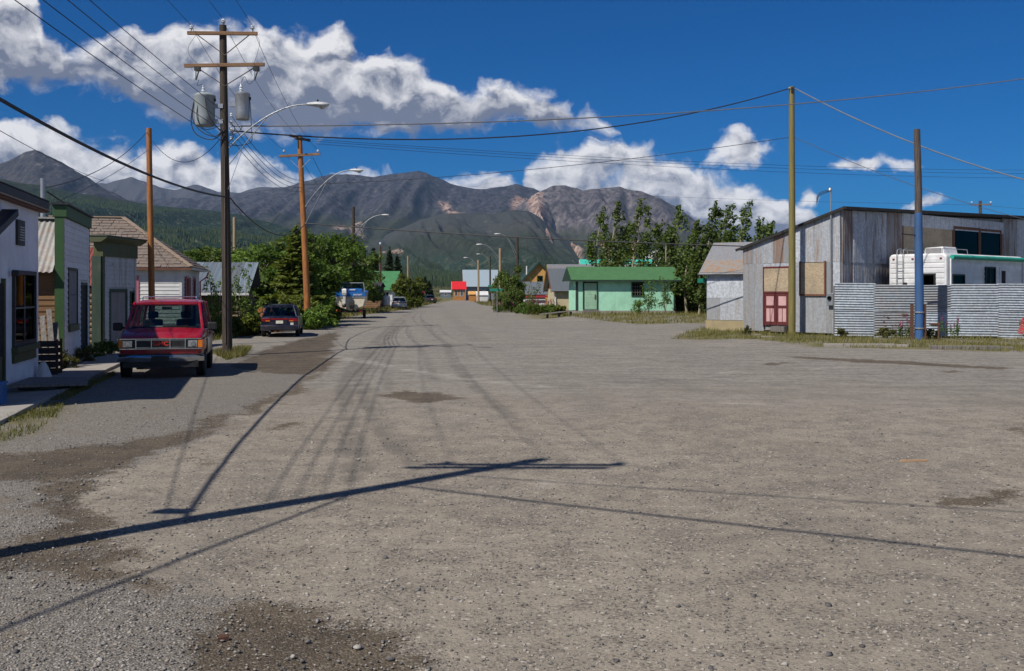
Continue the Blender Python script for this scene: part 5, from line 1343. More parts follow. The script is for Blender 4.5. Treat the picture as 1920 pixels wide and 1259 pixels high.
# street wall (local x = 0): flat and corrugated sheets
def wall_sheet(s0, s1, z0, z1, mat='galv_shed', corr=False, off=0.0, ztop=None):
    if corr:
        link_mesh('tin_sheet', corr_mesh('tin_sheet', s1 - s0, z1 - z0, mat, .085, .010), TS, (-.02 - off, s1, z0), (0, 0, R(-90)))
    else:
        a, b = (z1, z1) if ztop is None else ztop
        MB().add([(-.012 - off, s0, z0), (-.012 - off, s1, z0), (-.012 - off, s1, b), (-.012 - off, s0, a), (.03, s0, z0), (.03, s1, z0), (.03, s1, b), (.03, s0, a)],
                 [(0, 1, 2, 3), (7, 6, 5, 4), (0, 4, 5, 1), (1, 5, 6, 2), (2, 6, 7, 3), (3, 7, 4, 0)]).build('tin_sheet', M[mat], TS)
lo = [0.02, .42, .72, 2.1, 2.62, 4.1, 4.62, WY]
for i, (a, b) in enumerate(zip(lo[:-1], lo[1:])):
    if (a, b) == (.72, 2.1): wall_sheet(a, b, .2, 1.9, off=.004 * (i % 2)); wall_sheet(a, b, 3.42, 3.6, off=.002); continue
    if (a, b) == (2.62, 4.1): wall_sheet(a, b, 3.2, 3.4, off=.002); continue
    wall_sheet(a, b - .008, .2, 3.42, off=.004 * (i % 2))
up = [0.02, .38, .95, 1.35, 2.05, 2.35, 3.0, 3.55, 4.2, 4.75, WY]
for i, (a, b) in enumerate(zip(up[:-1], up[1:])):
    wall_sheet(a, b - .006, 3.41, 0, 'galv_wall' if i % 3 != 1 else 'galv_shed', off=.008 + .004 * (i % 2), ztop=(zt(0, a) - .03, zt(0, b) - .03))
for a in (2.62, 4.05): MB().bx(-.06, .0, a, a + .07, .42, 3.25).build('door_frame', M['maroon'], TS)
MB().bx(-.06, 0, 2.69, 4.05, 3.17, 3.25).build('door_frame', M['maroon'], TS)
MB().bx(-.05, -.02, 2.69, 4.05, 2.08, 3.17).build('chipboard_panel', M['chip'], TS)
MB().bx(-.065, 0, 2.69, 4.05, 2.0, 2.08).build('door_rail', M['maroon'], TS)
for s in (0, 1):
    a0 = 2.7 + s * .68; dl = MB().bx(-.045, -.01, a0, a0 + .66, .5, 1.99).build('door_leaf', M['maroon'], TS)
    MB().bx(-.052, -.046, a0 + .12, a0 + .54, 1.42, 1.85).build('panel', M['pinkpanel'], dl)
    for q in (0, 1): MB().bx(-.052, -.046, a0 + .12 + q * .23, a0 + .31 + q * .23, .66, 1.28).build('panel', M['pinkpanel'], dl)
MB().bx(-.3, 0, 2.75, 3.5, .2, .45).build('door_step', M['grey_board'], TS)
MB().bx(-.075, -.02, .80, 2.02, 1.96, 3.38).build('chipboard_window', M['chip'], TS)
for a in ((.72, .80, 1.88, 3.46), (2.02, 2.1, 1.88, 3.46)): MB().bx(-.09, -.01, *a).build('window_frame', M['brown_gable'], TS)
MB().bx(-.09, -.01, .80, 2.02, 1.88, 1.96).build('window_frame', M['brown_gable'], TS)
MB().tube([(-.12, .42, 1.9), (-.12, .42, 6.45), (-.14, .42, 6.6)], .035, 8).build('service_mast', M['steel'], TS, True)
MB().lathe([(.03, 0), (.09, .03), (.08, .12), (.03, .17)], (-.14, .45, 6.55), 10).build('weatherhead', M['steel'], TS, True)
for k in range(3): MB().tube(curve([(-.15, .5, 6.6 - k * .03), (-.3, .75 + .05 * k, 6.55 - k * .08), (-.35, .95, 6.4 - k * .1), (-.35, 1.0, 6.2 - .1 * k)], 5), .014, 5).build('service_lead', M['wire'], TS, True)
mt = MB().bx(-.2, -.02, .28, .58, 1.45, 2.0).build('meter_box', M['steel'], TS, bevel=.02)
MB().lathe([(.09, -.27), (.1, -.2)], (0, .43, 1.78), 12, 'x').build('meter_glass', M['pane'], mt)
# side wall (local y = 0), corrugated, two tiers
sx = 0.02
wds = [.9, .95, .9, .95, .75, .7]
for i, w_ in enumerate(wds):
    for z0, z1 in ((.3, 3.42), (3.38, zt(sx, 0) - .02)):
        link_mesh('tin_sheet', corr_mesh('tin_sheet', w_ + .03, z1 - z0, 'galv_wall', .13, .024, .003, .02), TS, (sx, -.02 - .006 * (i % 2) - (.01 if z0 > 1 else 0), z0))
    sx += w_
MB().bx(5.17, 5.3, -.05, .02, 2.4, zt(5, 0) - .6).build('window_post', M['brown_gable'], TS)
MB().bx(5.3, 10.1, -.035, .02, 2.4, zt(7, 0) - .62).build('chipboard_window', M['chip'], TS)
link_mesh('tin_sheet', corr_mesh('tin_sheet', 10.6, .62, 'galv_wall', .085, .014), TS, (5.2, -.05, zt(5, 0) - .64))
link_mesh('tin_sheet', corr_mesh('tin_sheet', 10.6, 2.2, 'galv_wall', .085, .014), TS, (5.2, -.03, .3))
framed(TS, '-y', -.01, 10.3, 12.9, 3.0, zt(11, 0) - .72, .14, 'brown_gable', 'pane', (1, 1))
framed(TS, '-y', -.012, 13.15, 15.4, 3.0, zt(11, 0) - .72, .12, 'brown_gable', 'pane', (1, 1))
sx = 15.7
for i in range(9):
    link_mesh('tin_sheet', corr_mesh('tin_sheet', .93, zt(sx, 0) - .35, 'galv_wall', .085, .014), TS, (sx, -.02 - .006 * (i % 2), .3)); sx += .9
# small shed beside it
SS = thing('small_tin_shed', 'small blue-grey tin shed with rust-stained gable roof beside the big shed', 'shed', (10.05, 52.2, 0), R(-33))
MB().bx(0, 2.9, 0, 3.6, -.1, 3.1).build('wall', M['galv_shed'], SS)
for a in ((.0, 2.9, -.02, -.001, 2.75, 3.1), (.0, 2.9, -.03, -.001, 1.75, 2.74), (.0, .7, -.02, -.001, .62, 1.74), (.71, 2.9, -.03, -.001, .62, 1.74)): MB().bx(*a).build('tin_sheet', M['galv_shed'], SS)
MB().bx(-.06, 2.95, -.06, -.031, -.1, .6).build('base_board', M['tan'], SS)
MB().prismx([(0, 3.1), (3.6, 3.1), (1.8, 4.55)], .01, 2.89).build('gable_wall', M['galv_shed'], SS)
for s, (y0, y1) in enumerate(((-.3, 1.8), (3.9, 1.8))):
    o = MB().slab([(-.35, y0, 2.92), (3.2, y0, 2.92), (3.2, y1, 4.62), (-.35, y1, 4.62)], .05 * (1 - 2 * s)).build('roof', M['galv'], SS)
RUST = galv('rust stained sheet', (.42, .42, .41), .7, (.27, .16, .09), .6, .1)
MB().slab([(-.28, -.24, 3.045), (3.1, -.24, 3.045), (3.1, .55, 3.68), (-.28, .55, 3.68)], .012).build('roof_sheet', RUST, SS)

# ------------------------------------------------------------------ corrugated fence
FN = thing('corrugated_fence', 'fence of horizontal corrugated metal sheets in front of the white trailer', 'fence', (13.9, 43.6, 0), R(-8.2))
xs = [0, 1.62, 3.3, 4.75, 6.6, 8.6, 10.4]
FM = {k: corr_mesh('fence_sheet', k, 1.0, 'galv_fence', .1, .017) for k in (0,)} if False else {}
for i, (a, b) in enumerate(zip(xs[:-1], xs[1:])):
    for r_, (z0, z1) in enumerate(((.12, 1.28), (1.24, 2.4))):
        mat = 'galv_fence'
        me = corr_mesh('fence_sheet', z1 - z0, b - a + .06, mat, .107, .02, .004, .035)
        # ridges run along the fence: turn the sheet a quarter turn in its own plane
        o = link_mesh('fence_sheet', me, FN, (a - .03 + (b - a) + .06, -.02 - .012 * (i % 2) - .02 * (1 - r_), z0 + random.uniform(-.045, .045)), (0, R(-90 + random.uniform(-.9, .9)), 0))
for x in [0] + xs[1:]:
    MB().bx(x - .05, x + .05, .06, .16, -.2, 2.32).build('post', M['grey_board'], FN)
for z in (.5, 1.8): MB().bx(0, 10.4, .02, .06, z, z + .09).build('rail', M['grey_board'], FN)
hl = MB()
for k in range(26):
    x = random.uniform(1.8, 3.2); z = random.choice((.3, .45, .62, .8, .98, 1.1)) + random.uniform(-.03, .03); s = random.uniform(.02, .07)
    hl.slab([(x - s, -.09, z - s * .35), (x + s, -.092, z - s * .5), (x + s * .8, -.09, z + s * .4), (x - s * .6, -.09, z + s * .5)], .006)
hl.build('rust_holes', M['rusty'], FN, kind='stuff')
vp_ = thing('valve_pipe', 'rusty standpipe with a valve handle beside the blue pole', 'standpipe', (17.35, 41.2, 0))
MB().tube([(0, 0, -.1), (0, 0, .85)], .04, 8).build('pipe', M['rusty'], vp_, True)
MB().tube([(-.32, 0, .74), (.05, 0, .74)], .045, 8).build('valve', M['rusty'], vp_, True); MB().lathe([(.09, 0), (.1, .02), (.09, .04)], (-.3, 0, .72), 10).build('handle', M['rusty'], vp_)
for (px, py, L, lab) in ((1545, 651, 2.6, 'long broken concrete curb piece in the grass below the meter box'), (1745, 655, 2.4, 'weathered timber curb lying below the blue pole'), (1880, 640, 2.0, 'pale concrete slab edge at the right end of the fence')):
    b = G(px, py)
    t = thing('curb_stone', lab, 'curb', b, R(-3))
    MB().bx(0, L, -.12, .12, -.05, .13).build('block', M['concrete'] if 'concrete' in lab else M['grey_board'], t, bevel=.02)
    MB().bx(L + .06, L + .5, -.1, .12, -.05, .1).build('broken_end', M['concrete'] if 'concrete' in lab else M['grey_board'], t, bevel=.03)
# ------------------------------------------------------------------ vehicles
def wheel(parent, x, y, r, w, side):
    rs = [(r * .62, -w / 2), (r * .93, -w / 2), (r, -w * .32), (r, w * .32), (r * .93, w / 2), (r * .62, w / 2)]
    ty = MB().lathe(rs, (x, y, r), 22, 'x').build('wheel', M['rubber'], parent, True)
    s = side
    MB().lathe([(r * .63, s * w * .30), (r * .6, s * w * .42), (r * .5, s * w * .36), (r * .2, s * w * .40), (r * .16, s * w * .47), (.01, s * w * .47)], (x, y, r), 18, 'x').build('rim', M['rim'], ty, True)
def body_rings(st, cr=.03):
    """st: (y, halfwidth, z_bottom, z_mid, z_belt, top_halfwidth, z_top)"""
    rs = []
    for (y, w, zb, zm, zs, wt, ztp) in st:
        half = [(0, zb), (w * .86, zb), (w * .97, zb + .09), (w, zm), (w * .985, zs), (wt, ztp), (wt * .5, ztp + cr * .8), (0, ztp + cr)]
        ring = [(x, y, z) for x, z in half] + [(-x, y, z) for x, z in reversed(half[1:-1])]
        rs.append(ring)
    return rs
def car(name, label, cat, loc, rz, st, gh, paint_, wheels, r=.31, ww=.2, group=None, lower=None, pillar=None, bpill=(.45,), glassmat='glass', seats=True):
    """gh: greenhouse (belt z, half width at belt, roof z, half width at roof, windscreen foot y, roof front y, roof rear y, rear glass foot y)"""
    t = thing(name, label, cat, loc, rz, group)
    MB().rings(body_rings(st)).build('body', M[paint_], t, True, bevel=.018)
    zb, wb, zr, wr, y0, y1, y2, y3 = gh
    rf = []
    for (y, k, dz) in ((y1 - .05, .96, -.035), (y1 + .15, 1, .0), ((y1 + y2) / 2, 1, .03), (y2 - .15, 1, .0), (y2 + .05, .96, -.035)):
        half = [(0, -.03), (wr * k, -.03), (wr * k * 1.01, .0), (wr * k * .93, .035), (wr * k * .6, .055), (0, .06)]
        rf.append([(x, y, zr + z + dz) for x, z in half] + [(-x, y, zr + z + dz) for x, z in reversed(half[1:-1])])
    MB().rings(rf).build('roof', M[pillar or paint_], t, True)
    pm = M[pillar or paint_]
    for s in (-1, 1):
        MB().beam((s * wb, y0, zb - .02), (s * wr, y1, zr), .07, .06, (s, 0, 0)).build('pillar', pm, t, bevel=.015)
        MB().beam((s * wb, y3, zb - .02), (s * wr, y2, zr), .10, .06, (s, 0, 0)).build('pillar', pm, t, bevel=.015)
        for q in bpill:
            ya, yb = y0 + (y3 - y0) * q, y1 + (y2 - y1) * q
            MB().beam((s * wb, ya, zb - .02), (s * wr, yb, zr), .08, .05, (s, 0, 0)).build('pillar', pm, t, bevel=.01)
        qs = [0] + list(bpill) + [1]
        for qa, qb in zip(qs[:-1], qs[1:]):
            f = lambda q, top: (s * (wr if top else wb) * .995, (y1 + (y2 - y1) * q) if top else (y0 + (y3 - y0) * q), zr if top else zb)
            MB().slab([f(qa, 0), f(qb, 0), f(qb, 1), f(qa, 1)], .006).build('side_window', M[glassmat], t)
    MB().slab([(-wb, y0, zb), (wb, y0, zb), (wr, y1, zr), (-wr, y1, zr)], .006).build('windscreen', M[glassmat], t)
    MB().slab([(-wb, y3, zb), (wb, y3, zb), (wr, y2, zr), (-wr, y2, zr)], .006).build('rear_window', M[glassmat], t)
    if seats:
        for s in (-1, 1):
            ys = y0 + (y3 - y0) * .36
            MB().bx(s * wb * .45 - .24, s * wb * .45 + .24, ys, ys + .12, zb - .1, zb + .22).build('seat', M['carpet'], t, bevel=.04)
            MB().bx(s * wb * .45 - .13, s * wb * .45 + .13, ys + .02, ys + .11, zb + .25, zb + .42).build('headrest', M['carpet'], t, bevel=.04)
    for (x, y) in wheels:
        for s in (-1, 1): wheel(t, s * x, y, r, ww, s)
        for s in (-1, 1):
            MB().lathe([(r * 1.16, -.012), (r * 1.16, .012)], (s * (x + ww / 2 - .035), y, r), 22, 'x').build('wheel_well_shade', M['black'], t, True)  # black disc painted in for the shaded wheel well
    return t
# --- the red van (front towards the camera)
VAN = (-8.9, 26.35, 0)
st = [(-2.24, .86, .46, .72, .92, .80, .965), (-2.19, .94, .44, .74, .96, .90, 1.0), (-1.9, .97, .42, .76, 1.03, .91, 1.075), (-1.42, .98, .40, .78, 1.12, .90, 1.17), (-1.3, .985, .40, .78, 1.14, .90, 1.17),
      (0, .99, .38, .78, 1.14, .9, 1.17), (1.6, .985, .40, .78, 1.14, .9, 1.17), (2.18, .97, .44, .78, 1.12, .88, 1.16), (2.24, .93, .5, .78, 1.08, .85, 1.12)]
van = car('red_van', 'red van with black grille and roof rack parked facing the street in half shade', 'van', VAN, R(13.5), st,
          (1.15, .90, 1.80, .78, -1.36, -.62, 2.08, 2.2), 'red_car', ((.875, -1.42), (.875, 1.38)), .345, .22, bpill=(.28, .6))
# two-tone lower sides
for s in (-1, 1):
    MB().slab([(s * .996, -1.0, .52), (s * .996, .95, .52), (s * .998, .95, .92), (s * .998, -1.0, .92)], .006 * s).build('side_panel', M['grey_car'], van)
    MB().slab([(s * .996, -2.0, .92), (s * .996, 2.0, .92), (s * .993, 2.0, .965), (s * .993, -2.0, .965)], .014 * s).build('side_moulding', M['chrome'], van)
gr_ = MB().bx(-.92, .92, -2.262, -2.235, .735, .945).build('grille', M['black'], van)
for a in ((-.93, .93, .945, .968), (-.93, .93, .712, .735)): MB().bx(a[0], a[1], -2.275, -2.237, a[2], a[3]).build('chrome_bar', M['chrome'], gr_)
for x in (-.56, -.21, .21, .56): MB().bx(x - .012, x + .012, -2.276, -2.238, .735, .945).build('chrome_divider', M['chrome'], gr_)
for a in ((-.2, .2), (-.55, -.23), (.23, .55)):
    for z in (.755, .925): MB().bx(a[0], a[1], -2.27, -2.262, z - .006, z + .006).build('grille_trim', M['chrome'], gr_)
for s in (-1, 1):
    MB().bx(s * .74 - .115, s * .74 + .095, -2.272, -2.262, .765, .92).build('headlight', M['lens'], van, bevel=.008)
    MB().bx(min(s * .85, s * .955), max(s * .85, s * .955), -2.265, -2.14, .745, .94).build('turn_signal', M['amber'], van, bevel=.008)
bp = MB().add([], [])
MB().rings([[(x, y, z) for (y, z) in ((-2.33 + abs(x) ** 4 * .16, .42), (-2.36 + abs(x) ** 4 * .16, .47), (-2.36 + abs(x) ** 4 * .16, .53), (-2.32 + abs(x) ** 4 * .16, .57), (-2.18, .57), (-2.18, .42))] for x in (-.99, -.85, -.5, 0, .5, .85, .99)]).build('front_bumper', M['chrome'], van, True)
MB().bx(-.97, .97, -2.26, -2.2, .575, .605).build('bumper_filler', M['black'], van); MB().bx(-.85, .85, -2.28, -2.1, .28, .418).build('air_dam', M['black'], van)
MB().bx(-.2, .2, -2.375, -2.355, .42, .56).build('plate_recess', M['black'], van)
for s in (-1, 1):
    m_ = MB().bx(s * 1.12 - .11, s * 1.12 + .11, -1.18, -1.02, 1.12, 1.32).build('wing_mirror', M['black'], van, bevel=.03)
    MB().beam((s * .93, -1.08, 1.18), (s * 1.05, -1.1, 1.2), .05, .05).build('mirror_arm', M['black'], m_)
    MB().beam((s * .12 - .1, -1.35, 1.185), (s * .12 + .42, -1.28, 1.25), .02, .015).build('wiper', M['black'], van)
MB().bx(-.12, .12, -.75, -.72, 1.64, 1.71).build('rear_view_mirror', M['black'], van, bevel=.01)
MB().bx(-.8, .8, -1.25, -1.0, 1.10, 1.22).build('dashboard', M['carpet'], van, bevel=.03)
MB().bx(-.35, -.05, -1.28, -1.1, 1.222, 1.232).build('papers', M['white'], van)
for s in (-1, 1):
    MB().tube([(s * .66, .0, 1.855), (s * .66, .02, 1.93), (s * .66, .1, 1.945), (s * .66, 1.75, 1.945), (s * .66, 1.85, 1.93), (s * .66, 1.87, 1.855)], .014, 6).build('roof_rack_rail', M['chrome'], van, True)
for y in (.1, 1.0, 1.72): MB().tube([(-.66, y, 1.945), (.66, y, 1.945)], .013, 6).build('roof_rack_bar', M['chrome'], van, True)
def lettering(body, size, mat, parent, loc, rot, name='lettering', ext=.004, shear=0, sx=1.0):
    cu = bpy.data.curves.new(name, 'FONT'); cu.body = body; cu.size = size; cu.extrude = ext; cu.align_x = 'CENTER'; cu.align_y = 'CENTER'; cu.shear = shear; cu.offset = size * .025
    ob = bpy.data.objects.new(name, cu); C.objects.link(ob)
    dg = bpy.context.evaluated_depsgraph_get(); dg.update()
    me = bpy.data.meshes.new_from_object(ob.evaluated_get(dg)); bpy.data.objects.remove(ob)
    me.materials.clear(); me.materials.append(M[mat])
    return link_mesh(name, me, parent, loc, rot, (sx, 1, 1))
lettering('GMC', .135, 'letter_red', van, (0, -2.268, .84), (R(90), 0, 0), 'badge', .006, sx=1.2)

for s in (-1, 1):
    for y in (-1.02, .12, .95): MB().bx(min(s * .989, s * 1.003), max(s * .989, s * 1.003), y - .008, y + .008, .45, 1.13).build('door_seam', M['black'], van)
    MB().bx(min(s * .99, s * 1.02), max(s * .99, s * 1.02), -.15, .0, 1.0, 1.03).build('door_handle', M['black'], van)
    MB().lathe([(.055, -.012), (.062, .0)], (s * .74, -2.276, .843), 14, 'y').build('headlight_reflector', M['chrome'], van, True)
MB().bx(-.9, .9, -2.238, -2.228, .969, .976).build('hood_seam', M['black'], van)
# --- generic rear-view cars
def sedan(name, label, loc, rz, paint_, wagon=False, W=.85, L=2.3, H=1.42, plate='plate', group=None):
    zb = .92
    st = [(-L, W * .82, .34, .5, .62, W * .75, .66), (-L + .1, W * .94, .28, .52, .68, W * .84, .72), (-1.2, W, .24, .55, .86, W * .88, .9), (-.9, W, .24, .55, .88, W * .9, .92), (.9, W, .24, .55, .9, W * .9, .93),
          (L - .35, W * .98, .27, .58, .9, W * .88, .95), (L - .08, W * .95, .33, .6, .88, W * .84, .93), (L, W * .88, .38, .58, .8, W * .78, .86)]
    gh = (.92, W * .89, H - .06, W * .70, -1.0, -.35, L - .55 if wagon else .75, L - .12 if wagon else 1.45)
    t = car(name, label, 'car', loc, rz, st, gh, paint_, ((W - .1, -L * .62), (W - .1, L * .58)), .31, .19, group, bpill=(.33, .66) if wagon else (.45,))
    y = L
    for s in (-1, 1):
        MB().bx(min(s * W * .48, s * W * .93), max(s * W * .48, s * W * .93), y - .07, y + .012, .72, .86).build('tail_light', M['redlens'], t, bevel=.01)
        MB().bx(s * W * .99 - .02 + s * .07, s * W * .99 + .02 + s * .12, -.95, -.82, .92, 1.05).build('wing_mirror', M['black'], t, bevel=.015)
        MB().bx(min(s * W * .5, s * W * .72), max(s * W * .5, s * W * .72), y + .012, y + .018, .72, .76).build('reverse_light', M['amber'], t)
    MB().bx(-W * .46, W * .46, y - .05, y + .006, .79, .86).build('tail_band', M['redlens'], t)
    MB().bx(-.16, .16, y + .012, y + .025, .62, .755).build('number_plate', M[plate], t)
    MB().rings([[(x, yy + .08 - abs(x) ** 3 * .12, z) for yy, z in ((y - .1, .32), (y + .02, .34), (y + .03, .50), (y - .02, .56), (y - .12, .56))] for x in (-W * .98, -W * .7, 0, W * .7, W * .98)]).build('rear_bumper', M[paint_], t, True)
    if wagon:
        for s in (-1, 1): MB().tube([(s * W * .62, -.1, H), (s * W * .62, 0, H + .05), (s * W * .62, 1.4, H + .05), (s * W * .62, 1.5, H)], .015, 6).build('roof_rail', M['black'], t, True)
        MB().bx(-W * .6, W * .6, L - .62, L - .5, H - .04, H).build('spoiler', M[paint_], t, bevel=.01)
    else:
        MB().bx(-.14, .14, 1.3, 1.38, .96, 1.0).build('brake_light', M['redlens'], t)
    MB().tube([(W * .5, L - .3, .3), (W * .5, L + .04, .28)], .03, 8).build('exhaust', M['steel'], t)
    return t
b = G(519, 632); wg = sedan('navy_wagon', 'dark navy station wagon parked with its tail towards the street', (b.x - .15, b.y + 1.9, 0), R(180 + 9), 'navy_car', True, .86, 2.3, 1.46)
MB().bx(-.62, -.48, 2.312, 2.318, .56, .66).build('sticker', M['white'], wg)
b = G(745, 581); sedan('silver_sedan', 'silver sedan parked at the grassy roadside past the boat', (b.x, b.y + 2, 0), R(180 + 6), 'silver_car', False, .87, 2.35, 1.42)
b = P(800, HOR, 172); sedan('dark_sedan', 'far dark green sedan parked at the road bend beside a red truck', (b.x + .3, b.y, 0), R(180 + 20), 'dark_car', False, .87, 2.35, 1.42)
b = P(788, HOR, 180)
sedan('red_truck', 'far red car parked behind the dark green sedan', (b.x - .1, b.y, 0), R(180 + 12), 'red_truck', True, .95, 2.4, 1.95)
b = P(1962, HOR, 40.5)
sedan('red_hatchback', 'red car just showing its tail at the right end of the corrugated fence', (b.x + 1.62, 40.7, 0), R(90), 'red_truck', True, .88, 2.2, 1.5)

# --- white travel trailer behind the fence
RV = thing('travel_trailer', 'white travel trailer with teal awning parked behind the corrugated fence', 'travel trailer', (14.6, 45, 0), R(40))
RV.scale = (1, 1, 1.07)
rx0, rx1, ry0, ry1, rz0_, rz1_ = 2.95, 10.6, -3.35, -.62, .75, 3.52
ch = .22
MB().prismx([(ry0, rz0_), (ry1, rz0_), (ry1, rz1_ - .12), (ry1 - .12, rz1_), (ry0 + .12, rz1_), (ry0, rz1_ - .12)], rx0, rx1).build('body', M['rv'], RV, bevel=.08)
for i in range(11):
    z = 1.0 + i * .215
    MB().bx(rx0 - .018, rx0 - .002, ry0 + .1, ry1 - .1, z, z + .15).build('rear_siding', M['rv'], RV, bevel=.012)
    MB().bx(rx0 + .35, rx1 - .1, ry0 - .016, ry0 - .002, z, z + .15).build('side_siding', M['rv'], RV, bevel=.012)
for y in (ry0 + .25, ry0 + 1.2, ry0 + 1.38, ry0 + 1.56, ry1 - .25): MB().bx(rx0 - .05, rx0 - .0, y - .05, y + .05, 3.28, 3.34).build('marker_light', M['redlens'], RV, bevel=.01)
ld = MB().add([], [])
for y in (ry1 - .75, ry1 - .45): MB().tube([(rx0 - .12, y, .9), (rx0 - .12, y, 3.45), (rx0 - .05, y, 3.7), (rx0 + .25, y, 3.78), (rx0 + .3, y, 3.55)], .018, 6).build('ladder_rail', M['steel'], RV, True)
for i in range(8): MB().tube([(rx0 - .12, ry1 - .75, 1.1 + i * .3), (rx0 - .12, ry1 - .45, 1.1 + i * .3)], .014, 6).build('ladder_rung', M['steel'], RV, True)
for y in (ry0 + .35, ry1 - .4): MB().tube([(rx0 + .3, y, 3.5), (rx0 + .32, y, 3.72), (rx0 + 2.6, y, 3.72), (rx0 + 2.65, y, 3.5)], .016, 6).build('roof_rail', M['steel'], RV, True)
framed(RV, '-x', rx0 - .02, ry0 + .55, ry0 + 1.35, 1.9, 2.62, .07, 'black', 'pane')
MB().bx(rx0 - .03, rx0 - .0, ry1 - .9, ry1 - .68, 2.2, 2.32).build('vent_cover', M['black'], RV)
for a in ((rx0 + .5, rx0 + 1.5, 2.0, 2.6), (rx0 + 3.6, rx0 + 4.5, 1.7, 2.95)): framed(RV, '-y', ry0 - .015, *a, .06, 'black', 'pane', (2, 1) if a[2] < 1.9 else (1, 1))
dr = MB().bx(rx0 + 5.0, rx0 + 5.8, ry0 - .035, ry0 - .0, 1.0, 3.02).build('door', M['rv'], RV, bevel=.01)
MB().bx(rx0 + 5.2, rx0 + 5.6, ry0 - .045, ry0 - .036, 1.9, 2.85).build('door_window', M['darkness'], dr)
MB().tube([(rx0 + .25, ry0 - .12, 3.36), (rx1 - .1, ry0 - .12, 3.36)], .095, 12).build('awning', M['awning'], RV, True)
for x in (rx0 + .3, rx1 - .2): MB().bx(x - .05, x + .05, ry0 - .08, ry0 - .017, 1.1, 3.3).build('awning_arm', M['rv'], RV)
ac = MB().prismx([(ry0 + .9, 3.5), (ry0 + 1.9, 3.5), (ry0 + 1.85, 3.82), (ry0 + 1.0, 3.86)], rx0 + 1.6, rx0 + 2.9).build('air_conditioner', M['rv'], RV, bevel=.05)
MB().bx(rx0 + 1.57, rx0 + 1.598, ry0 + 1.05, ry0 + 1.8, 3.55, 3.8).build('grille', M['ply'], ac)
for y, s in ((ry0 + .12, -1), (ry1 - .12, 1)):
    for x in (rx0 + 3.2, rx0 + 4.0):
        o = MB().lathe([(.2, -.1), (.33, -.1), (.36, -.05), (.36, .05), (.33, .1), (.2, .1)], (x, y, .36), 18, 'y').build('wheel', M['rubber'], RV, True)
MB().bx(rx0 + .3, rx1 + .8, -2.3, -1.7, .55, .75).build('chassis', M['black'], RV)

# --- blue and white boat on a trailer (stern towards the camera)
b = G(656, 598)
BT = thing('motor_boat', 'blue and white motor boat with outboard and open windscreen on its trailer', 'boat', (b.x, b.y + .2, .0), R(5))
def hull_ring(y, w, zk, zc, zg):
    half = [(0, zk), (w * .55, zc - .12), (w * .84, zc), (w * .97, (zc + zg) / 2), (w, zg)]
    return [(x, y, z) for x, z in half] + [(-x, y, z) for x, z in reversed(half[1:])]
hr = [hull_ring(0, 1.12, .62, .95, 1.95), hull_ring(1.5, 1.18, .6, .95, 1.98), hull_ring(3.0, 1.15, .62, 1.0, 2.02), hull_ring(4.2, .9, .75, 1.2, 2.1), hull_ring(5.2, .45, 1.05, 1.55, 2.2), hull_ring(5.75, .06, 1.7, 1.95, 2.28)]
MB().rings(hr).build('hull', M['boat_white'], BT, True)
def strake(za, zb_, off, mat, nm):
    rs = []
    for (y, w, zg) in ((-.03, 1.12, 1.95), (1.5, 1.18, 1.98), (3.0, 1.15, 2.02), (4.2, .9, 2.1), (5.2, .45, 2.2), (5.78, .07, 2.28)):
        rs.append([(w * s + off * s, y, zg + z) for s, z in ((1, za), (1, zb_), (-1, zb_), (-1, za))])
    return MB().rings(rs).build(nm, M[mat], BT)
strake(-.26, .0, .02, 'boat_blue', 'blue_band'); strake(.005, .06, .06, 'boat_blue', 'gunwale')
MB().bx(-1.05, 1.05, -.06, -.035, 1.6, 1.66).build('rub_rail', M['steel'], BT)
lettering('WVWV', .2, 'white', BT, (.55, -.065, 1.8), (R(90), 0, 0), 'registration', .004)
MB().bx(-.8, .85, .6, 1.2, 1.9, 2.28).build('seat', M['boat_blue'], BT, bevel=.05); MB().bx(-.15, .35, .55, .6, 2.15, 2.24).build('seat_badge', M['white'], BT)
ws = [(-1.0, 1.3, 2.05), (-.9, 1.75, 2.72), (.9, 1.75, 2.72), (1.0, 1.3, 2.05)]
for p, q in ((ws[0], ws[1]), (ws[1], ws[2]), (ws[2], ws[3]), ((0, 1.85, 2.1), (0, 1.76, 2.72)), ((-1.02, .2, 2.0), ws[0]), ((1.02, .2, 2.0), ws[3])): MB().tube([p, q], .028, 6).build('windscreen_frame', M['steel'], BT)
for a in ((-1, 0), (0, 1)): MB().slab([(a[0] * .98, 1.32 if a[0] else 1.8, 2.06), (a[1] * .98, 1.32 if a[1] else 1.8, 2.06), (a[1] * .9, 1.75, 2.7), (a[0] * .9, 1.75, 2.7)], .008).build('windscreen', M['glass'], BT)
om = MB().rings([[(x * w - .42, y * d - .25 + o, z) for x, y in ((-1, -1), (1, -1), (1, 1), (-1, 1))] for z, w, d, o in ((1.75, .13, .2, 0), (1.95, .17, .26, 0), (2.15, .17, .26, 0), (2.28, .13, .2, .02))]).build('outboard', M['white'], BT, bevel=.04)
MB().rings([[(x * w - .42, y * d - .25, z) for x, y in ((-1, -1), (1, -1), (1, 1), (-1, 1))] for z, w, d in ((.95, .05, .14), (1.3, .09, .12), (1.74, .1, .16))]).build('outboard_leg', M['white'], om, bevel=.02)
MB().lathe([(.02, -.1), (.16, -.02), (.16, .02), (.02, .1)], (-.42, -.42, 1.0), 10, 'y').build('propeller', M['black'], om)
MB().rings([[(x * w + .15, y * d - .3, z) for x, y in ((-1, -1), (1, -1), (1, 1), (-1, 1))] for z, w, d in ((.7, .12, .12), (1.0, .2, .2), (1.35, .17, .16))]).build('stern_drive', M['black'], BT, bevel=.03)
MB().lathe([(.12, 0), (.14, .1), (.08, .2), (.02, .42)], (-.62, .4, 2.1), 10).build('funnel', M['white'], BT, True)
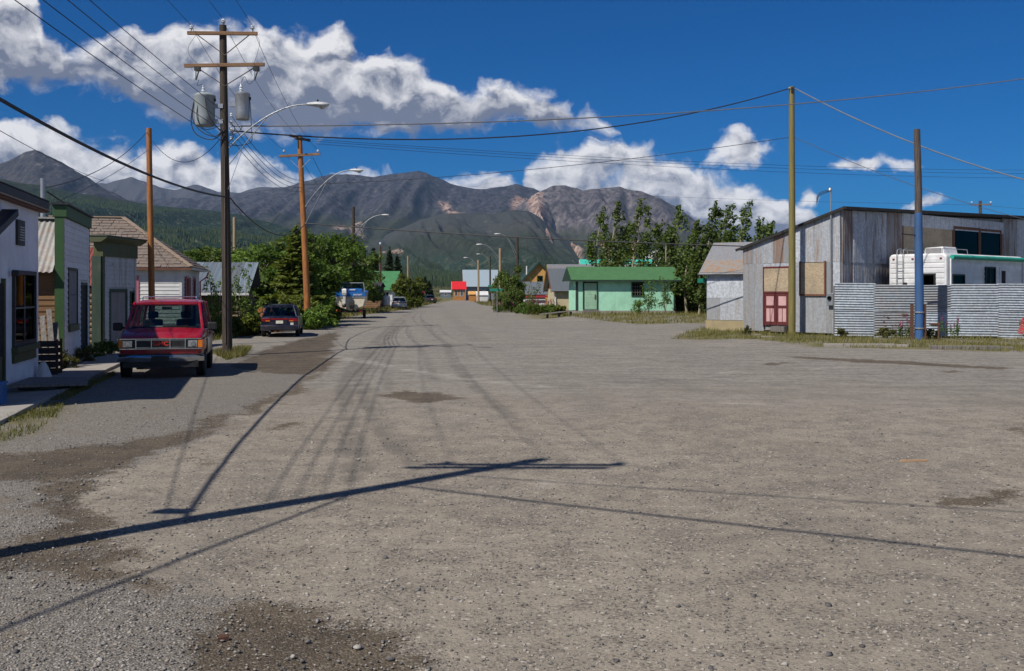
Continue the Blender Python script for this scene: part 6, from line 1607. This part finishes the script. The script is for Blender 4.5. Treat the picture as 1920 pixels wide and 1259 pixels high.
for s in (-1, 1):
    MB().beam((s * .75, -.2, .55), (s * .7, 3.8, .6), .08, .12).build('trailer_frame', M['black'], BT)
    wheel(BT, s * 1.0, 1.0, .33, .2, s)
    MB().slab([(s * .88, .55, .72), (s * 1.12, .55, .72), (s * 1.12, 1.45, .72), (s * .88, 1.45, .72)], .03).build('mudguard', M['black'], BT)
    MB().bx(s * .8 - .1, s * .8 + .1, -.28, -.2, .5, .6).build('trailer_light', M['redlens'], BT)
    MB().beam((s * .7, 3.8, .6), (0, 6.3, .55), .08, .1).build('drawbar', M['black'], BT)
for y in (.2, 1.0, 2.4): MB().beam((-.95, y, .52), (.95, y, .52), .1, .1).build('trailer_crossbar', M['black'], BT)
MB().tube([(0, 5.9, -.02), (0, 5.9, .6)], .04, 8).build('jack_stand', M['steel'], BT)
MB().bx(-1.05, -.9, -.2, .0, .55, .7).build('fender_buoy', M['amber'], BT, bevel=.05)

# --- small things lying on the street
pl = thing('wood_stick', 'pale wooden lath lying alone on the gravel street', 'stick', G(1688, 866), R(5))
MB().bx(0, .34, -.012, .012, .0, .022).build('lath', M['plank'], pl); MB().bx(.05, .33, .016, .03, .0, .016).build('splinter', M['plank'], pl)
bk = thing('brick_piece', 'broken piece of red brick among the loose gravel', 'brick', G(418, 1200), R(20))
MB().rings([[(x, y, z) for x, y in ((-.032, -.02), (.034, -.016), (.03, .02), (-.02, .024))] for z in (-.004, .02)] + [[(-.02, -.012, .034), (.02, -.01, .032), (.018, .01, .03), (-.014, .014, .034)]]).build('fragment', M['rusty'], bk)

# ------------------------------------------------------------------ trees and shrubs
def leaves(blobs, n, size, seed, up=.35):
    """blobs: (x,y,z,rx,ry,rz); leaf faces fill the shells of the blobs with gaps"""
    r = np.random.default_rng(seed)
    B = np.array(blobs, float); vol = (B[:, 3] * B[:, 4] * B[:, 5]) ** .67; k = r.choice(len(B), n, p=vol / vol.sum())
    d = r.normal(size=(n, 3)); d /= np.linalg.norm(d, axis=1)[:, None]
    rad = r.random(n) ** .42
    wob = 1 + .28 * np.sin(d[:, 0] * 7 + k) * np.sin(d[:, 2] * 6 + k * 2) + .15 * np.sin(d[:, 1] * 13 + k)
    c = B[k, :3] + d * B[k, 3:6] * (rad * wob)[:, None]
    nm = d * .8 + r.normal(size=(n, 3)) * .8 + np.array([0, 0, up]); nm /= np.linalg.norm(nm, axis=1)[:, None]
    a = np.cross(nm, r.normal(size=(n, 3))); a /= np.linalg.norm(a, axis=1)[:, None]; b = np.cross(nm, a)
    s = size * r.uniform(.55, 1.25, n)[:, None]
    V = np.stack([c - a * s * .62, c - b * s * .28 + nm * s * .08, c + a * s * .62, c + b * s * .28 + nm * s * .08], 1).reshape(-1, 3)
    return V, np.arange(n * 4).reshape(-1, 4)
def tree_meshes(kind, h, seed):
    """returns (trunk MB, blobs)"""
    r = random.Random(seed); tb = MB(); bl = []
    if kind == 'poplar':
        lean = .06 * h
        f = lambda t: Vector((lean * t * t + .12 * math.sin(t * 6 + seed), .1 * math.cos(t * 5 + seed), h * t))
        tb.tube([f(i / 8) for i in range(9)], [.014 * h * (1 - .9 * i / 8) + .012 for i in range(9)], 7)
        for i in range(34):
            t = .22 + .78 * (i / 33) ** .95; p = f(t); wd = (.15 * h * (1 - t) ** .7 + .025 * h) * r.uniform(.6, 1.15); a = r.uniform(0, 6.28)
            q = p + Vector((math.cos(a) * wd * .75 + .03 * h * t, math.sin(a) * wd * .75, .05 * h * r.random()))
            tb.tube([p - Vector((0, 0, .05 * h)), q], [.004 * h * (1.1 - t) + .008, .006], 5)
            s = wd * r.uniform(.36, .62) + .05
            bl.append((q.x, q.y, q.z, s, s, s * r.uniform(1.1, 1.7)))
        for j in range(4): bl.append((*f(.9 + .035 * j), .045 * h * (1 - j * .2), .045 * h * (1 - j * .2), .06 * h))
    elif kind == 'broad':
        f = lambda t: Vector((.15 * math.sin(t * 4 + seed), .15 * math.cos(t * 3 + seed), h * .75 * t))
        tb.tube([f(i / 6) for i in range(7)], [.022 * h * (1 - .75 * i / 6) for i in range(7)], 8)
        for i in range(26):
            t = r.uniform(.3, 1); p = f(t); a = r.uniform(0, 6.28); wd = h * .30 * math.sin(min(1, .25 + t * .75) * math.pi * .75) * r.uniform(.45, 1.1)
            q = p + Vector((math.cos(a) * wd, math.sin(a) * wd, h * r.uniform(.02, .2)))
            tb.tube([p - Vector((0, 0, .04 * h)), p.lerp(q, .55) + Vector((0, 0, .03 * h)), q], [.009 * h, .006 * h, .003 * h], 5)
            s = h * r.uniform(.075, .135); bl.append((q.x, q.y, q.z, s, s, s * .85))
        for i in range(7):
            a = r.uniform(0, 6.28); bl.append((math.cos(a) * h * .2, math.sin(a) * h * .2, h * r.uniform(.15, .4), h * .11, h * .11, h * .1))
    elif kind == 'bush':
        for i in range(9):
            a = r.uniform(0, 6.28); q = Vector((math.cos(a) * h * .5 * r.random(), math.sin(a) * h * .5 * r.random(), h * r.uniform(.6, .95)))
            tb.tube([(0.06 * math.cos(a), .06 * math.sin(a), -.05), q * .5 + Vector((0, 0, .1)), q], [.016 * h, .011 * h, .004 * h], 5)
        for i in range(22):
            a = r.uniform(0, 6.28); d = h * .55 * r.random() ** .6; z = h * r.uniform(.15, .85) * (1 - .3 * d / h)
            s = h * r.uniform(.11, .22); bl.append((math.cos(a) * d, math.sin(a) * d, z, s, s, s * .9))
    elif kind == 'sapling':
        for j in range(3):
            a = 2.1 * j + r.random(); q = Vector((math.cos(a) * h * .16, math.sin(a) * h * .12, h * r.uniform(.85, 1)))
            tb.tube([(0.03 * j, 0, -.05), q * .5, q], [.010 * h, .007 * h, .004], 6)
            for i in range(11):
                t = .28 + .72 * i / 10; p = q * t; s = h * .075 * (1.25 - t) + .06
                bl.append((p.x + r.uniform(-1, 1) * s * 1.5, p.y + r.uniform(-1, 1) * s * 1.5, p.z, s, s, s * 1.2))
    elif kind == 'spruce':
        tb.tube([(0, 0, -.1), (0, 0, h * .5), (0, 0, h)], [.016 * h, .01 * h, .01], 6)
        n = 16
        for k in range(n):
            t = .12 + .88 * k / (n - 1); rr = .17 * h * (1 - t) ** .85 + .03
            for j in range(7 if t < .7 else 4):
                a = 6.28 * j / (7 if t < .7 else 4) + k * .7; L = rr * r.uniform(.65, 1.15)
                bl.append((math.cos(a) * L * .6, math.sin(a) * L * .6, h * t - .05 * L, L * .45, L * .45, .028 * h))
    return tb, bl
_tc = {}
def tree(kind, name, label, cat, px, d, h, leaf, n, size, seed, bark='bark', group=None, x=None, squash=(1, 1), rz=None, z=None):
    key = (kind, round(h, 1), leaf, n, seed)
    loc = P(px, HOR, d) if x is None else Vector((x, d, 0)); loc.z = float(ground_z(loc.x, loc.y)) if z is None else z
    t = thing(name, label, cat, loc, (rz if rz is not None else random.uniform(0, .4) if kind == 'poplar' else random.uniform(0, 6.28)), group)
    t.scale = (squash[0], squash[1], 1)
    if key not in _tc:
        tb, bl = tree_meshes(kind, h, seed)
        V, F = leaves(bl, n, size, seed)
        V[:, 2] = np.maximum(V[:, 2], .02)
        _tc[key] = (tb.mesh('trunk', M[bark], True), np_mesh('crown', V, F, M[leaf]))
    link_mesh('trunk' if kind not in ('bush', 'sapling') else 'stems', _tc[key][0], t); link_mesh('crown' if kind not in ('bush',) else 'foliage', _tc[key][1], t)
    return t
hgt = lambda py, d: EYE + (HOR - py) / FOC * d
# windswept poplars behind the mint house
gpop = 'windswept poplars behind the mint house'
pops = [(1116, 404, 96, 1), (1143, 392, 93, 2), (1186, 388, 90, 3), (1222, 432, 95, 4), (1262, 402, 88, 5), (1296, 428, 86, 6), (1326, 394, 84, 7), (1350, 398, 88, 8), (1380, 398, 85, 9), (1412, 424, 82, 10), (1436, 430, 80, 11), (1245, 440, 84, 12), (1310, 460, 76, 13), (1166, 430, 97, 14), (1285, 455, 79, 15), (1350, 450, 75, 16)]
ORD = 'first second third fourth fifth sixth seventh eighth ninth tenth eleventh twelfth thirteenth fourteenth fifteenth sixteenth'.split()
for k_, (px, py, d, s) in enumerate(sorted(pops)):
    tree('poplar', 'poplar_tree', '%s windswept poplar counted from the door end of the mint house' % ORD[k_], 'tree', px, d, hgt(py, d), 'leaf_d', 2300, .26, s, 'bark_pale', gpop, rz=random.uniform(-.3, .3), squash=(1.12, 1.12))
for k_, (px, d, h, s) in enumerate(((1288, 83, 2.8, 33), (1296, 81, 3.0, 31), (1316, 80, 2.6, 32), (1340, 76, 2.4, 34))):
    tree('bush', 'undergrowth_bush', '%s undergrowth bush under the poplars counted from the mint house' % ORD[k_], 'bush', px, d, h, 'leaf_d', 3500, .2, s, group='undergrowth below the poplars')
tree('sapling', 'leafy_shrub', 'tall loose leafy shrub growing against the mint house wall', 'shrub', 1216, 76.6, 2.9, 'leaf_b', 520, .15, 41, squash=(1.3, .6))
tree('sapling', 'leafy_shrub', 'reddish green shrub at the right corner of the mint house', 'shrub', 1247, 77.2, 3.1, 'leaf', 560, .15, 42, squash=(1.3, .6))
tree('bush', 'leafy_shrub', 'low leafy shrub under the barred window of the mint house', 'shrub', 1198, 76.9, 1.3, 'leaf_b', 700, .14, 43, squash=(1.2, .7))
# left side greenery
for i, (px, py, d, s, k) in enumerate(((352, 462, 76, 51, 'leaf'), (400, 460, 80, 52, 'leaf_d'), (455, 455, 82, 53, 'leaf'), (500, 452, 72, 54, 'leaf'), (545, 436, 76, 55, 'leaf_d'), (602, 418, 95, 56, 'leaf'), (622, 424, 96, 57, 'leaf_b'), (566, 455, 68, 58, 'leaf'), (676, 462, 112, 59, 'leaf_d'), (520, 480, 64, 60, 'leaf_d'), (425, 470, 74, 63, 'leaf_b'))):
    lab = ['broad leafy tree behind the shingled house roof', 'dark leafy tree behind the white downspout corner', 'leafy tree over the log cabin ridge', 'leafy tree at the right end of the log cabin roof', 'dark leafy tree left of the orange pole', 'tallest leafy tree right behind the orange pole', 'bright leafy tree above the boat', 'lower leafy tree between orange pole and boat', 'dark leafy tree behind the boat pole', 'dark leafy tree beside the blue tarp', 'bright leafy tree directly behind the transformer pole'][i]
    tree('broad', 'leafy_tree', lab, 'tree', px, d, hgt(py, d), k, 6500, .27, s, squash=(1.25, 1.25))
tree('spruce', 'yellowish_spruce', 'yellow-green conifer standing left of the orange pole', 'tree', 556, 60, 6.0, 'leaf_y', 6500, .24, 61, squash=(2.1, 2.1))
tree('broad', 'leafy_tree', 'small leafy tree over the wagon beside the orange pole', 'tree', 572, 61, 4.4, 'leaf_b', 5000, .22, 62)
for i, (px, py, d, h, lab) in enumerate(((562, 0, 57, 2.1, 'yellow-green willow bush around the foot of the orange pole'), (600, 0, 58, 1.6, 'round green bush at the road edge right of the orange pole'), (580, 0, 55, 1.4, 'low green bush in front of the orange pole foot'), (620, 0, 62, 1.0, 'small bush beside the boat trailer'), (547, 0, 56, 2.0, 'willow bush behind the navy wagon'), (628, 0, 90, 1.9, 'bush behind the boat hull'))):
    tree('bush', 'roadside_bush', lab, 'bush', px, d, h, 'leaf_y' if i in (0, 4) else 'leaf_b' if i in (1, 2) else 'leaf', 5200, .17, 70 + i, squash=(1.05, 1.0))
for i, (px, d, h, lab) in enumerate(((412, 47.2, 1.0, 'low hedge bush left of the navy wagon below the cabin'), (436, 47.6, 1.05, 'low hedge bush behind the transformer pole foot'), (458, 47.4, 1.15, 'low hedge bush beside the navy wagon'), (394, 46, .9, 'low hedge bush right of the red van mirror'), (478, 48.5, 1.0, 'low hedge bush touching the navy wagon side'))):
    tree('bush', 'hedge_bush', lab, 'bush', px, d, h, 'leaf_y', 2600, .12, 80 + i, squash=(1.3, 1.0))
tree('sapling', 'young_birch', 'young birch in front of the cabin left of the transformer pole', 'tree', 404, 46.5, 3.3, 'leaf_b', 800, .14, 91, 'bark_pale', squash=(.8, .8))
tree('sapling', 'young_birch', 'young birch in front of the cabin right of the transformer pole', 'tree', 452, 47.5, 3.5, 'leaf_b', 850, .14, 92, 'bark_pale', squash=(.95, .95))
for i, (px, py, d, lab) in enumerate(((700, 462, 165, 'tall dark spruce left of the thin red-brown pole'), (731, 466, 160, 'dark spruce beside the green roof'), (745, 478, 150, 'dark spruce in front of the green roof edge'), (797, 520, 190, 'small far spruce at the road bend'), (684, 480, 170, 'dark spruce behind the boat pole'), (805, 528, 200, 'smallest far spruce beyond the road bend'))):
    tree('spruce', 'spruce_tree', lab, 'tree', px, d, hgt(py, d), 'needle', 5000, .45, 100 + i % 3, squash=(1.35, 1.35))
for i, (px, py, d, lab) in enumerate(((760, 512, 128, 'olive green roadside tree above the silver car'), (778, 520, 135, 'olive green tree right of the silver car'), (772, 530, 150, 'low olive tree by the far red car'))):
    tree('broad', 'roadside_tree', lab, 'tree', px, d, hgt(py, d), 'leaf_y', 4500, .3, 110 + i, squash=(1.0, 1.0))
for i, (px, py, d, h, lab) in enumerate(((772, 0, 122, 1.7, 'low bush on the grassy bank by the silver car'), (779, 0, 134, 1.3, 'low bush farther along the grassy bank'), (756, 0, 128, 1.6, 'low bush behind the silver car roof'))):
    tree('bush', 'bank_bush', lab, 'bush', px, d, h, 'leaf_y', 2200, .2, 120 + i, squash=(1.2, 1.0))
# right of the road, middle distance
tree('broad', 'round_bush_tree', 'tall round dark bush beside the pale lamp pole', 'tree', 958, 104, 5.0, 'leaf_d', 8000, .22, 130, squash=(.85, .85))
tree('bush', 'round_bush', 'dense lower bush at the foot of the tall round bush', 'bush', 958, 100, 2.8, 'leaf_d', 6000, .2, 131, squash=(.85, .85))
tree('broad', 'round_bush_tree', 'olive tree left of the dark lamp pole and round bush', 'tree', 944, 122, 4.6, 'leaf_y', 4500, .25, 132, squash=(.8, .8))
for i, (px, d, h, lab) in enumerate(((990, 92, 1.1, 'low weedy bush in front of the white shed'), (1012, 90, 1.1, 'low weedy bush before the white shed wall'), (1030, 86, 1.0, 'weedy bush at the carport post'), (1046, 82, .9, 'weedy bush beside the mint house corner'), (978, 95, 1.1, 'weedy bush right of the tall round bush'))):
    tree('bush', 'weedy_bush', lab, 'bush', px, d, h, 'leaf_y' if i % 2 else 'leaf', 2600, .15, 140 + i, squash=(1.3, 1.1))
tree('sapling', 'slender_sapling', 'slender sapling in front of the low white shed', 'tree', 1000, 94, 3.6, 'leaf_d', 260, .2, 150)
def fireweed(name, label, px, d, w, n, h=.9):
    c = P(px, HOR, d); t = thing(name, label, 'plant', (c.x, c.y, float(ground_z(c.x, c.y))))
    sb = MB(); bl = []; gl = []
    for i in range(n):
        x, y, hh = random.uniform(-w, w), random.uniform(-.3, .3), h * random.uniform(.7, 1.15)
        sb.tube([(x, y, -.02), (x + .03, y, hh)], [.01, .005], 4); bl.append((x + .02, y, hh * .88, .05, .05, .16)); gl.append((x, y, hh * .45, .09, .09, hh * .35))
    sb.build('stems', M['weed'], t)
    V, F = leaves(bl, n * 26, .05, px); link_mesh('flowers', np_mesh('flowers', V, F, M['magenta']), t)
    V, F = leaves(gl, n * 40, .08, px + 1); link_mesh('foliage', np_mesh('foliage', V, F, M['leaf']), t)
fireweed('fireweed', 'pink fireweed clump left of the blue pole foot', 1698, 41.6, .3, 7, .8)
fireweed('fireweed', 'pink fireweed clump right of the rusty standpipe', 1782, 41.9, .3, 7, .85)
fireweed('fireweed', 'magenta fireweed patch in front of the low white shed', 1018, 88, 1.4, 60, 1.3)
fireweed('fireweed', 'magenta fireweed patch by the green street sign post', 944, 99, 1.0, 40, 1.1)
for i, (px, d, lab) in enumerate(((182, 31.5, 'dark weeds at the doorway of the false-front store'), (205, 33, 'weeds at the foot of the worn store'), (152, 29.6, 'weeds below the boarded store window'), (120, 26.9, 'weeds beside the leaning boards'))):
    tree('bush', 'doorway_weeds', lab, 'plant', px, d, .55, 'leaf' if i < 2 else 'weed', 900, .07, 160 + i, squash=(1.2, 1.0))
for i, (px, d, lab) in enumerate(((1400, 46.8, 'dry weeds under the left corner of the tin shed'), (1580, 43.0, 'tall weeds at the left end of the corrugated fence'), (1660, 42.6, 'weeds below the rusty holes in the fence'), (1740, 41.8, 'weeds between blue pole and standpipe'))):
    tree('bush', 'fence_weeds', lab, 'plant', px, d, .5, 'weed', 800, .07, 170 + i, squash=(1.6, .8))

# ------------------------------------------------------------------ haze in the valley air
hz = MB().bx(-9000, 9000, -900, 11500, -9, 1150).build('haze', M['white'])
hm = bpy.data.materials.new('haze'); hm.use_nodes = True; hm.node_tree.nodes.clear()
Hn = NT(hm.node_tree); ho = Hn.n('ShaderNodeOutputMaterial'); pvv = Hn.n('ShaderNodeVolumePrincipled')
pvv.inputs['Color'].default_value = (.36, .62, 1, 1); pvv.inputs['Density'].default_value = 2.4e-5; pvv.inputs['Anisotropy'].default_value = .0
hm.node_tree.links.new(pvv.outputs[0], ho.inputs['Volume'])
hz.data.materials.clear(); hz.data.materials.append(hm)
setp(hz, kind='stuff'); hz['label'] = 'thin blue haze filling the valley air'; hz['category'] = 'haze'
